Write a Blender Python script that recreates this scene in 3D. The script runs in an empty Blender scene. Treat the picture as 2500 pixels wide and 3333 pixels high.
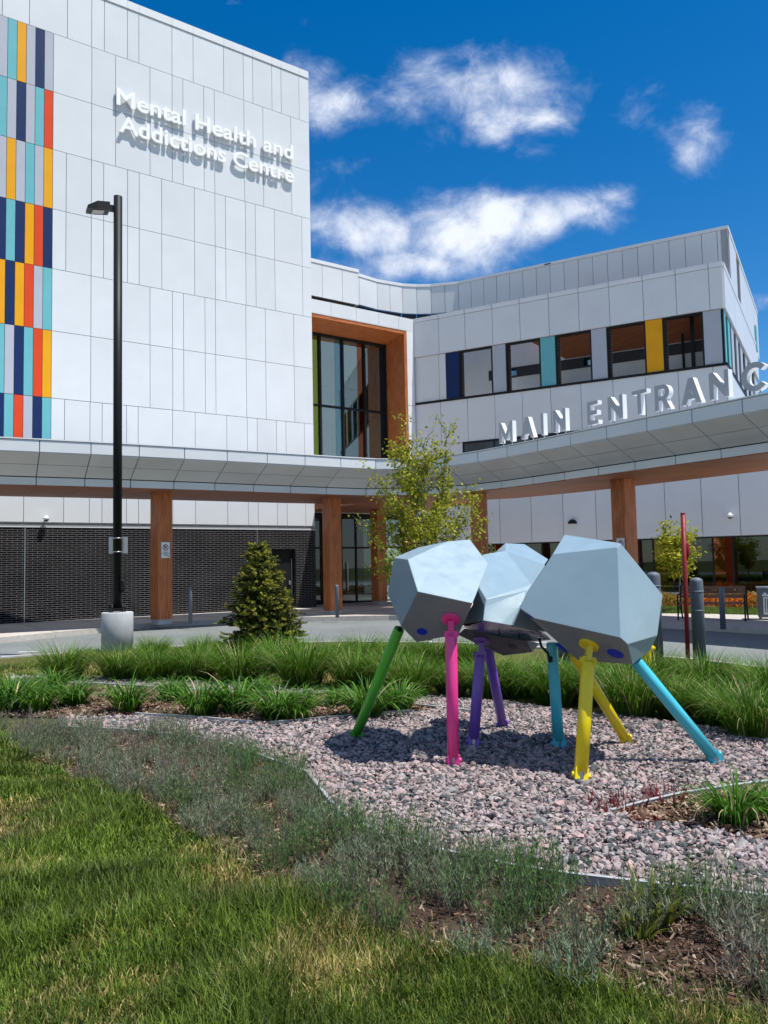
import bpy, bmesh, math, random
import numpy as np
from mathutils import Vector, Matrix
R=math.radians
rng=np.random.default_rng(7); random.seed(7)
sc=bpy.context.scene; C=sc.collection
PW,PH,FL=2500.0,3333.0,2627.86
PITCH,ROLL=0.06632342,0.02050302
CAM=np.array([0,0,1.70])
TT,TW=0.62636699,-0.5130556

# ---------------------------------------------------------------- camera, sky, sun, exposure
_f=np.array([0,math.cos(PITCH),math.sin(PITCH)]);_u=np.array([0,-math.sin(PITCH),math.cos(PITCH)]);_r=np.array([1.,0,0])
RI=_r*math.cos(ROLL)-_u*math.sin(ROLL); UP=_u*math.cos(ROLL)+_r*math.sin(ROLL); FW=_f
cd=bpy.data.cameras.new('camera'); cam=bpy.data.objects.new('camera',cd); C.objects.link(cam); sc.camera=cam
cam.matrix_world=Matrix(((RI[0],UP[0],-FW[0],CAM[0]),(RI[1],UP[1],-FW[1],CAM[1]),(RI[2],UP[2],-FW[2],CAM[2]),(0,0,0,1)))
cd.sensor_fit='VERTICAL'; cd.sensor_height=24; cd.lens=24*FL/PH; cd.clip_end=2000; cd.clip_start=.05
SUN_AZ,SUN_EL=R(-24),R(66)          # azimuth measured from +X towards +Y
sdir=Vector((math.cos(SUN_EL)*math.cos(SUN_AZ),math.cos(SUN_EL)*math.sin(SUN_AZ),math.sin(SUN_EL)))
sl=bpy.data.lights.new('sun','SUN'); sl.energy=4.1; sl.angle=R(.53); sl.color=(1,.955,.88)
so=bpy.data.objects.new('sun',sl); C.objects.link(so); so.rotation_euler=sdir.to_track_quat('Z','Y').to_euler(); so.location=(20,-10,40)
sc.view_settings.view_transform='Standard'; sc.view_settings.look='None'; sc.view_settings.gamma=1; sc.view_settings.exposure=.57

def ray(u,v): return RI*((u-PW/2)/FL)+UP*(-(v-PH/2)/FL)+FW
def G(u,v,z=.12):
    d=ray(u,v); return CAM+d*((z-CAM[2])/d[2])
def D(u,v,y):
    d=ray(u,v); return CAM+d*(y/d[1])
def proj(p):
    q=np.asarray(p)-CAM; return PW/2+FL*(q@RI)/(q@FW), PH/2-FL*(q@UP)/(q@FW)

w=bpy.data.worlds.new('World'); sc.world=w; w.use_nodes=True; nt=w.node_tree; nt.nodes.clear()
def N(nt,t,**k):
    n=nt.nodes.new(t)
    for a,b in k.items(): setattr(n,a,b)
    return n
def math_(nt,op,a,b=None,c=None,clamp=False):
    n=nt.nodes.new('ShaderNodeMath'); n.operation=op; n.use_clamp=clamp
    for i,x in enumerate((a,b,c)):
        if x is None: continue
        if isinstance(x,(int,float)): n.inputs[i].default_value=x
        else: nt.links.new(x,n.inputs[i])
    return n.outputs[0]
sky=N(nt,'ShaderNodeTexSky'); sky.sky_type='NISHITA'; sky.sun_disc=False; sky.sun_elevation=SUN_EL
sky.sun_rotation=math.pi/2-SUN_AZ; sky.air_density=1.0; sky.dust_density=.25; sky.ozone_density=3.0; sky.altitude=150
hs=N(nt,'ShaderNodeHueSaturation'); hs.inputs['Saturation'].default_value=1.42; hs.inputs['Value'].default_value=1.22
tn=N(nt,'ShaderNodeMixRGB'); tn.blend_type='MULTIPLY'; tn.inputs[0].default_value=1; tn.inputs[2].default_value=(1,1.0,1.03,1); nt.links.new(sky.outputs[0],tn.inputs[1]); nt.links.new(tn.outputs[0],hs.inputs['Color'])
tc=N(nt,'ShaderNodeTexCoord'); sep=N(nt,'ShaderNodeSeparateXYZ'); nt.links.new(tc.outputs['Generated'],sep.inputs[0])
ymax=math_(nt,'MAXIMUM',sep.outputs[1],.08)
cx=math_(nt,'DIVIDE',sep.outputs[0],ymax); cz=math_(nt,'DIVIDE',sep.outputs[2],ymax)
comb=N(nt,'ShaderNodeCombineXYZ'); nt.links.new(cx,comb.inputs[0]); nt.links.new(cz,comb.inputs[2])
n1=N(nt,'ShaderNodeTexNoise'); n1.inputs['Scale'].default_value=5.2; n1.inputs['Detail'].default_value=15; n1.inputs['Roughness'].default_value=.64; n1.inputs['Distortion'].default_value=.0
n2=N(nt,'ShaderNodeTexNoise'); n2.inputs['Scale'].default_value=5; n2.inputs['Detail'].default_value=2
vm=N(nt,'ShaderNodeMapping'); vm.inputs['Scale'].default_value=(1.05,1,1.35); vm.inputs['Rotation'].default_value=(0,R(20),0)
n2.inputs['Scale'].default_value=7; wv=N(nt,'ShaderNodeVectorMath'); wv.operation='SCALE'; wv.inputs['Scale'].default_value=.09; nt.links.new(n2.outputs['Color'],wv.inputs[0]); wa=N(nt,'ShaderNodeVectorMath'); wa.operation='ADD'; nt.links.new(comb.outputs[0],wa.inputs[0]); nt.links.new(wv.outputs[0],wa.inputs[1]); nt.links.new(wa.outputs[0],vm.inputs[0]); nt.links.new(vm.outputs[0],n1.inputs[0]); nt.links.new(comb.outputs[0],n2.inputs[0])
# cloud bodies: (px, py, half width, half height, weight) turned into sky directions
CL=[(1010,250,120,130,.75),(1130,345,170,95,.98),(1290,330,190,110,.95),(1400,240,180,110,.8),(1540,170,180,80,.6),(1500,300,270,125,.95),(1650,265,200,110,.95),(1600,380,180,100,.82),(1430,440,150,90,.6),(1760,390,90,60,.75),(1820,420,60,40,.5),
    (1640,110,90,40,.35),(2060,370,80,90,.47),(2120,300,50,40,.3),(2290,410,80,70,.70),(2250,500,60,70,.62),(1760,490,130,35,.38),(1980,520,120,30,.35),(1000,80,35,40,.4),(1150,540,120,50,.38),(1010,600,110,80,.5),
    (1080,740,170,100,1.1),(1250,760,210,110,1.2),(1450,740,200,130,1.25),(1620,710,170,100,1.1),(1760,720,150,85,1.05),(1900,690,140,75,1.05),(2000,640,90,60,.9),(1420,850,90,70,.8),(1300,840,200,60,.9),(1380,620,110,60,.6),
    (2510,970,80,25,.45),(1850,120,60,30,.2),(700,-200,300,120,.8),(-300,-600,500,200,.9),(2900,-500,300,120,.7),(3300,500,260,140,.8)]
acc=None
for px,py,hw,hh,wt in CL:
    d=ray(px,py); ux,uz=d[0]/d[1],d[2]/d[1]
    a=math_(nt,'MULTIPLY',math_(nt,'SUBTRACT',cx,float(ux)),FL/hw/1.25); b=math_(nt,'MULTIPLY',math_(nt,'SUBTRACT',cz,float(uz)),FL/hh/1.25)
    r2=math_(nt,'ADD',math_(nt,'MULTIPLY',a,a),math_(nt,'MULTIPLY',b,b))
    g=math_(nt,'MULTIPLY',math_(nt,'POWER',2.718,math_(nt,'MULTIPLY',r2,-1.3)),wt)
    acc=g if acc is None else math_(nt,'MAXIMUM',acc,g)
den=math_(nt,'ADD',math_(nt,'MULTIPLY',acc,1.38),math_(nt,'MULTIPLY',math_(nt,'SUBTRACT',n1.outputs[0],.5),4.7))
mr=N(nt,'ShaderNodeMapRange'); mr.interpolation_type='SMOOTHSTEP'; mr.inputs['From Min'].default_value=.30; mr.inputs['From Max'].default_value=1.9
nt.links.new(den,mr.inputs['Value'])
gate=math_(nt,'MULTIPLY',mr.outputs[0],math_(nt,'GREATER_THAN',sep.outputs[1],.1))
gate=math_(nt,'MULTIPLY',gate,math_(nt,'GREATER_THAN',acc,.03))
cc=N(nt,'ShaderNodeMixRGB'); cc.inputs[1].default_value=(4.3,5.2,7.6,1); cc.inputs[2].default_value=(8.6,9.1,10.0,1)
mr2=N(nt,'ShaderNodeMapRange'); mr2.inputs['From Min'].default_value=.7; mr2.inputs['From Max'].default_value=1.7; nt.links.new(den,mr2.inputs['Value']); nt.links.new(mr2.outputs[0],cc.inputs[0])
n3=N(nt,'ShaderNodeTexNoise'); n3.inputs['Scale'].default_value=2.4; n3.inputs['Detail'].default_value=8; n3.inputs['Roughness'].default_value=.58
nm3=N(nt,'ShaderNodeMapping'); nm3.inputs['Scale'].default_value=(1,1,2.2); nt.links.new(tc.outputs['Generated'],nm3.inputs[0]); nt.links.new(nm3.outputs[0],n3.inputs[0])
mr3=N(nt,'ShaderNodeMapRange'); mr3.interpolation_type='SMOOTHSTEP'; mr3.inputs['From Min'].default_value=.44; mr3.inputs['From Max'].default_value=.66; nt.links.new(n3.outputs[0],mr3.inputs['Value'])
lat=N(nt,'ShaderNodeMapRange'); lat.inputs['From Min'].default_value=.0; lat.inputs['From Max'].default_value=-.15; nt.links.new(sep.outputs[1],lat.inputs['Value'])
back=math_(nt,'MULTIPLY',mr3.outputs[0],lat.outputs[0])  # unseen clouds behind the camera, added for whiter fill and reflections
dt_=N(nt,'ShaderNodeVectorMath'); dt_.operation='DOT_PRODUCT'; nt.links.new(tc.outputs['Generated'],dt_.inputs[0]); dt_.inputs[1].default_value=(.925,-.305,.225)
mb4=N(nt,'ShaderNodeMapRange'); mb4.interpolation_type='SMOOTHSTEP'; mb4.inputs['From Min'].default_value=.90; mb4.inputs['From Max'].default_value=.985; nt.links.new(math_(nt,'ADD',dt_.outputs['Value'],math_(nt,'MULTIPLY',math_(nt,'SUBTRACT',n3.outputs[0],.5),.25)),mb4.inputs['Value'])
back=math_(nt,'MAXIMUM',back,math_(nt,'MULTIPLY',mb4.outputs[0],.8))  # unseen cloud bank added where the link window reflects, to make it less blue
skyb=N(nt,'ShaderNodeMixRGB'); nt.links.new(back,skyb.inputs[0]); nt.links.new(hs.outputs[0],skyb.inputs[1]); skyb.inputs[2].default_value=(5.4,5.7,6.1,1)
mix=N(nt,'ShaderNodeMixRGB'); nt.links.new(gate,mix.inputs[0]); nt.links.new(skyb.outputs[0],mix.inputs[1]); nt.links.new(cc.outputs[0],mix.inputs[2])
bg=N(nt,'ShaderNodeBackground'); bg.inputs[1].default_value=.073; nt.links.new(mix.outputs[0],bg.inputs[0])
wo=N(nt,'ShaderNodeOutputWorld'); nt.links.new(bg.outputs[0],wo.inputs[0])

# ---------------------------------------------------------------- materials
MT={}
def mat(name,col,rough=.5,metal=0,spec=.5,build=None,alpha=None):
    m=bpy.data.materials.new(name); m.use_nodes=True; t=m.node_tree; b=t.nodes['Principled BSDF']
    b.inputs['Base Color'].default_value=(*col,1); b.inputs['Roughness'].default_value=rough; b.inputs['Metallic'].default_value=metal
    b.inputs['Specular IOR Level'].default_value=spec
    if build: build(t,b)
    MT[name]=m; return m
def ramp(t,fac,stops):
    r=t.nodes.new('ShaderNodeValToRGB'); el=r.color_ramp.elements
    while len(el)<len(stops): el.new(.5)
    for e,(p,c) in zip(el,stops): e.position=p; e.color=(*c,1) if len(c)==3 else c
    t.links.new(fac,r.inputs[0]); return r.outputs[0]
def noise(t,scale,detail=4,rough=.55,vec=None,coord='Object',sc3=None,dist=0):
    n=t.nodes.new('ShaderNodeTexNoise'); n.inputs['Scale'].default_value=scale; n.inputs['Detail'].default_value=detail; n.inputs['Roughness'].default_value=rough; n.inputs['Distortion'].default_value=dist
    c=t.nodes.new('ShaderNodeTexCoord'); o=c.outputs[coord]
    if sc3:
        mp=t.nodes.new('ShaderNodeMapping'); mp.inputs['Scale'].default_value=sc3; t.links.new(o,mp.inputs[0]); o=mp.outputs[0]
    t.links.new(o,n.inputs[0]); return n.outputs[0]
def bump(t,b,h,strength=.2,dist=.01):
    bn=t.nodes.new('ShaderNodeBump'); bn.inputs['Strength'].default_value=strength; bn.inputs['Distance'].default_value=dist
    t.links.new(h,bn.inputs['Height']); t.links.new(bn.outputs[0],b.inputs['Normal'])
def island(t):
    g=t.nodes.new('ShaderNodeNewGeometry'); return g.outputs['Random Per Island']
def mulcol(t,c1,c2,f=1.0):
    m=t.nodes.new('ShaderNodeMixRGB'); m.blend_type='MULTIPLY'; m.inputs[0].default_value=f
    for i,c in ((1,c1),(2,c2)):
        if isinstance(c,tuple): m.inputs[i].default_value=(*c,1)
        else: t.links.new(c,m.inputs[i])
    return m.outputs[0]
def vary(lo,hi,scale=1.3,amount=.06,bmp=.15,per=True):
    def f(t,b):
        base=tuple(b.inputs['Base Color'].default_value)[:3]
        c=ramp(t,noise(t,scale,5),[(.3,tuple(x*(1-amount) for x in base)),(.7,tuple(min(1,x*(1+amount)) for x in base))])
        if per: c=mulcol(t,c,ramp(t,island(t),[(0,(lo,)*3),(1,(hi,)*3)]))
        t.links.new(c,b.inputs['Base Color'])
        if bmp: bump(t,b,noise(t,.9,3),bmp,.02)
    return f
mat('white_panel',(.68,.715,.745),.33,0,.5,vary(.935,1.0,1.1,.03,.14))
mat('letter_face_shade',(.44,.46,.50),.45,0,.3); mat('sign_letter',(.88,.89,.9),.4)  # the grey paints shade onto the fronts of the white canopy letters
mat('white_trim',(.72,.745,.77),.35,0,.5,vary(.97,1.0,2,.02,0))
mat('joint_dark',(.10,.11,.12),.7); mat('joint_grey',(.22,.23,.245),.7)
mat('black_metal',(.010,.011,.013),.5,0,.25)
mat('grey_accent',(.43,.46,.53),.5,0,.2,vary(.96,1,2,.03,.1))
mat('navy_accent',(.006,.026,.11),.5,0,.2,vary(.9,1,2,.06,.1))
mat('teal_accent',(.14,.45,.50),.5,0,.2,vary(.95,1,2,.04,.1))
mat('orange_accent',(.78,.36,.008),.5,0,.2,vary(.95,1,2,.04,.1))
mat('red_accent',(.68,.065,.015),.5,0,.2,vary(.92,1,2,.04,.1))
def f_soffit(t,b):
    c=ramp(t,noise(t,.7,4),[(.3,(.60,.60,.60)),(.7,(.70,.70,.70))]); t.links.new(mulcol(t,c,ramp(t,island(t),[(0,(.92,)*3),(1,(1,)*3)])),b.inputs['Base Color'])
    bump(t,b,noise(t,.6,2),.25,.03)
mat('soffit_metal',(.3,.3,.31),.4,0,.5,f_soffit)
def wood_f(dark,light,horiz=False,k=1):
    def f(t,b):
        tc=t.nodes.new('ShaderNodeUVMap'); mp=t.nodes.new('ShaderNodeMapping'); mp.inputs['Scale'].default_value=(14*k,1.1*k,1)
        t.links.new(tc.outputs[0],mp.inputs[0])
        add=t.nodes.new('ShaderNodeVectorMath'); add.operation='ADD'; t.links.new(mp.outputs[0],add.inputs[0])
        iv=t.nodes.new('ShaderNodeCombineXYZ'); isl=math_(t,'MULTIPLY',island(t),37); t.links.new(isl,iv.inputs[0]); t.links.new(isl,iv.inputs[1]); t.links.new(iv.outputs[0],add.inputs[1])
        n=t.nodes.new('ShaderNodeTexNoise'); n.inputs['Scale'].default_value=1.6; n.inputs['Detail'].default_value=6; n.inputs['Roughness'].default_value=.62; n.inputs['Distortion'].default_value=.6
        t.links.new(add.outputs[0],n.inputs[0])
        c=ramp(t,n.outputs[0],[(.28,dark),(.5,tuple((a+b_)/2 for a,b_ in zip(dark,light))),(.72,light)])
        c=mulcol(t,c,ramp(t,island(t),[(0,(.82,)*3),(1,(1.05,)*3)]))
        t.links.new(c,b.inputs['Base Color']); bump(t,b,n.outputs[0],.15,.004)
    return f
mat('wood_panel',(.3,.12,.05),.42,0,.4,wood_f((.25,.062,.018),(.68,.235,.075)))
mat('wood_slat',(.2,.08,.04),.5,0,.4,wood_f((.19,.065,.03),(.46,.175,.085)))
mat('bench_wood',(.2,.08,.04),.5,0,.4,wood_f((.15,.07,.045),(.30,.16,.11)))
def f_brick(t,b):
    uv=t.nodes.new('ShaderNodeUVMap'); br=t.nodes.new('ShaderNodeTexBrick')
    br.inputs['Scale'].default_value=1; br.inputs['Brick Width'].default_value=.30; br.inputs['Row Height'].default_value=.068; br.inputs['Mortar Size'].default_value=.0060
    br.inputs['Mortar Smooth'].default_value=.1; br.inputs['Bias'].default_value=0
    br.inputs['Color1'].default_value=(.004,.0035,.0045,1); br.inputs['Color2'].default_value=(.010,.008,.010,1); br.inputs['Mortar'].default_value=(.19,.19,.195,1)
    t.links.new(uv.outputs[0],br.inputs['Vector']); 
    c=mulcol(t,br.outputs['Color'],ramp(t,noise(t,1.2,4),[(.3,(.75,)*3),(.7,(1.15,)*3)]))
    t.links.new(c,b.inputs['Base Color'])
    inv=math_(t,'SUBTRACT',1.0,br.outputs['Fac']); bump(t,b,inv,.5,.006)
    rr=math_(t,'ADD',math_(t,'MULTIPLY',br.outputs['Fac'],.4),.42); t.links.new(rr,b.inputs['Roughness'])
mat('black_brick',(.03,.03,.03),.4,0,.08,f_brick)
def glassmat(name,tint,refl=.3,gloss=(.85,.92,.95),rough=.01):
    m=bpy.data.materials.new(name); m.use_nodes=True; t=m.node_tree; t.nodes.clear()
    tr=t.nodes.new('ShaderNodeBsdfTransparent'); tr.inputs[0].default_value=(*tint,1)
    gl=t.nodes.new('ShaderNodeBsdfGlossy'); gl.inputs[0].default_value=(*gloss,1); gl.inputs['Roughness'].default_value=rough
    fr=t.nodes.new('ShaderNodeFresnel'); fr.inputs[0].default_value=1.5
    fac=math_(t,'ADD',fr.outputs[0],refl,clamp=True)
    mx=t.nodes.new('ShaderNodeMixShader'); t.links.new(fac,mx.inputs[0]); t.links.new(tr.outputs[0],mx.inputs[1]); t.links.new(gl.outputs[0],mx.inputs[2])
    bn=t.nodes.new('ShaderNodeBump'); bn.inputs['Strength'].default_value=.06; bn.inputs['Distance'].default_value=.02; t.links.new(noise(t,.5,2),bn.inputs['Height']); t.links.new(bn.outputs[0],gl.inputs['Normal'])
    o=t.nodes.new('ShaderNodeOutputMaterial'); t.links.new(mx.outputs[0],o.inputs[0]); MT[name]=m
glassmat('window_glass',(.62,.76,.72),.30,(.78,.86,.84))
glassmat('dark_glass',(.22,.27,.28),.05,(.7,.8,.85))
glassmat('green_glass',(.50,.60,.03),.22,(.75,.8,.2))
glassmat('teal_glass',(.22,.55,.60),.28,(.5,.75,.8))
glassmat('orange_glass',(.75,.22,.03),.20,(.8,.4,.2))
glassmat('yellow_glass',(.55,.50,.02),.07,(.8,.75,.2))
mat('interior_white',(.7,.7,.68),.8); mat('interior_dark',(.06,.06,.06),.8); mat('interior_floor',(.22,.21,.2),.4)
def f_conc(lo,hi,bs=.25,sc_=6):
    def f(t,b):
        a=noise(t,sc_,8,.65); c1=noise(t,.35,4,.6)
        c=ramp(t,a,[(.25,lo),(.75,hi)]); c=mulcol(t,c,ramp(t,c1,[(.3,(.84,)*3),(.7,(1.06,)*3)])); t.links.new(c,b.inputs['Base Color'])
        bump(t,b,noise(t,60,4,.7),bs,.004)
    return f
mat('concrete',(.5,.5,.48),.85,0,.3,f_conc((.40,.375,.34),(.56,.53,.49)))
mat('concrete_base',(.4,.4,.4),.85,0,.3,f_conc((.36,.38,.39),(.52,.54,.55),.4,3))
mat('kerb_concrete',(.4,.4,.4),.85,0,.3,f_conc((.38,.37,.35),(.55,.53,.5)))
def f_asph(t,b):
    c=ramp(t,noise(t,90,3,.8),[(.3,(.135,.15,.155)),(.7,(.25,.27,.275))]); c=mulcol(t,c,ramp(t,noise(t,.4,5,.6),[(.3,(.82,)*3),(.7,(1.06,)*3)])); t.links.new(c,b.inputs['Base Color'])
    bump(t,b,noise(t,120,3,.8),.4,.005)
mat('asphalt',(.2,.2,.2),.9,0,.25,f_asph)
def f_soil(a,bc,c,s=40):
    def f(t,b):
        cc=ramp(t,noise(t,s,6,.75),[(.3,a),(.5,bc),(.72,c)]); t.links.new(mulcol(t,cc,ramp(t,noise(t,1.5,4),[(.3,(.75,)*3),(.7,(1.1,)*3)])),b.inputs['Base Color'])
        bump(t,b,noise(t,s,6,.8),.9,.02)
    return f
mat('soil',(.05,.03,.02),.95,0,.2,f_soil((.035,.024,.018),(.085,.055,.04),(.17,.12,.09)))
mat('mulch_base',(.05,.03,.02),.95,0,.2,f_soil((.05,.026,.018),(.12,.062,.04),(.25,.15,.1)))
mat('gravel_base',(.1,.1,.1),.95,0,.2,f_soil((.05,.045,.045),(.13,.115,.115),(.26,.23,.23),70))
mat('lawn_base',(.05,.06,.02),.95,0,.2,f_soil((.035,.045,.010),(.09,.10,.025),(.22,.19,.08),30))
mat('thatch_base',(.15,.12,.07),.95,0,.2,f_soil((.05,.045,.02),(.14,.11,.06),(.3,.24,.15),30))
def f_stone(t,b):
    c=ramp(t,island(t),[(0,(.11,.115,.12)),(.18,(.065,.085,.09)),(.3,(.24,.19,.185)),(.5,(.38,.315,.31)),(.72,(.45,.40,.39)),(.86,(.24,.25,.245)),(.95,(.48,.35,.33))])
    c=mulcol(t,c,ramp(t,noise(t,55,5,.8),[(.35,(.55,.52,.52)),(.6,(1.15,1.1,1.1))])); t.links.new(c,b.inputs['Base Color']); bump(t,b,noise(t,90,4,.8),.5,.004)
mat('crushed_stone',(.4,.35,.35),.85,0,.3,f_stone)
def f_chip(t,b):
    c=ramp(t,island(t),[(0,(.06,.032,.022)),(.4,(.13,.072,.048)),(.75,(.22,.14,.095)),(.95,(.40,.31,.23))]); t.links.new(c,b.inputs['Base Color'])
mat('bark_chip',(.2,.1,.06),.9,0,.2,f_chip)
def vcol(name,rough=.5,trans=.3,spec=.3):
    m=bpy.data.materials.new(name); m.use_nodes=True; t=m.node_tree; b=t.nodes['Principled BSDF']; b.inputs['Roughness'].default_value=rough; b.inputs['Specular IOR Level'].default_value=spec
    a=t.nodes.new('ShaderNodeAttribute'); a.attribute_name='Col'; t.links.new(a.outputs[0],b.inputs['Base Color'])
    if trans:
        tl=t.nodes.new('ShaderNodeBsdfTranslucent'); t.links.new(a.outputs[0],tl.inputs[0]); mx=t.nodes.new('ShaderNodeMixShader'); mx.inputs[0].default_value=trans
        t.links.new(b.outputs[0],mx.inputs[1]); t.links.new(tl.outputs[0],mx.inputs[2]); t.links.new(mx.outputs[0],t.nodes['Material Output'].inputs[0])
    MT[name]=m
vcol('blade',.45,.22,.22); vcol('leaf',.6,.4,.12); vcol('needle',.6,.1,.25); vcol('twig',.9,0,.1)
def f_bark(t,b):
    t.links.new(ramp(t,noise(t,30,5,.7,sc3=(1,1,.25)),[(.3,(.09,.07,.055)),(.7,(.27,.23,.19))]),b.inputs['Base Color'])
mat('bark',(.2,.17,.14),.9,0,.2,f_bark)
def paint(name,col,rough=.3,am=.10,b_=.1,coat=.3,metal=0):
    def f(t,b):
        base=col
        c=ramp(t,noise(t,2.2,5,.6),[(.3,tuple(x*(1-am) for x in base)),(.7,tuple(min(1,x*(1+am)) for x in base))]); t.links.new(c,b.inputs['Base Color'])
        t.links.new(ramp(t,noise(t,9,5,.7),[(.35,(rough*.8,)*3),(.7,(min(1,rough*1.45),)*3)]),b.inputs['Roughness'])
        bump(t,b,noise(t,2.6,2,.5),b_,.03); b.inputs['Coat Weight'].default_value=coat; b.inputs['Coat Roughness'].default_value=.15
    mat(name,col,rough,metal,.5,f)
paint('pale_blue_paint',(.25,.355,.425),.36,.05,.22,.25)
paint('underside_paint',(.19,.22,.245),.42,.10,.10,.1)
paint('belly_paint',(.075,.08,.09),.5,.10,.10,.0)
paint('green_paint',(.10,.50,.035),.35); paint('pink_paint',(.84,.045,.30),.35); paint('purple_paint',(.19,.085,.50),.35); paint('cyan_paint',(.06,.52,.66),.35)
paint('yellow_paint',(.86,.66,.0),.35); paint('red_paint',(.22,.003,.006),.5,.05,.02,0); paint('bollard_paint',(.115,.14,.175),.5,.06,.05,.05)
def f_mirror(t,b):
    b.inputs['Base Color'].default_value=(.62,.62,.64,1); bump(t,b,noise(t,14,4,.7),.5,.02)
mat('mirror_steel',(.6,.6,.62),.12,1,.5,f_mirror)
mat('blue_lens',(.01,.035,.50),.45,0,.2); mat('dark_hole',(.01,.01,.012),.5); mat('steel',(.5,.51,.53),.35,.9); mat('rubber',(.01,.01,.01),.6)
mat('sign_white',(.8,.82,.82),.4); mat('sign_black',(.01,.01,.01),.5); mat('sign_maroon',(.20,.012,.03),.5); mat('lamp_lens',(.5,.5,.47),.2); mat('edging_steel',(.58,.60,.62),.45,.25,.5,vary(.8,1,6,.2,.2))
mat('corrugated_white',(.86,.87,.88),.5); mat('corrugated_dark',(.045,.043,.055),.5); mat('bin_grey',(.16,.165,.17),.45,.2)
mat('road_paint',(.7,.7,.68),.7)

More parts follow.
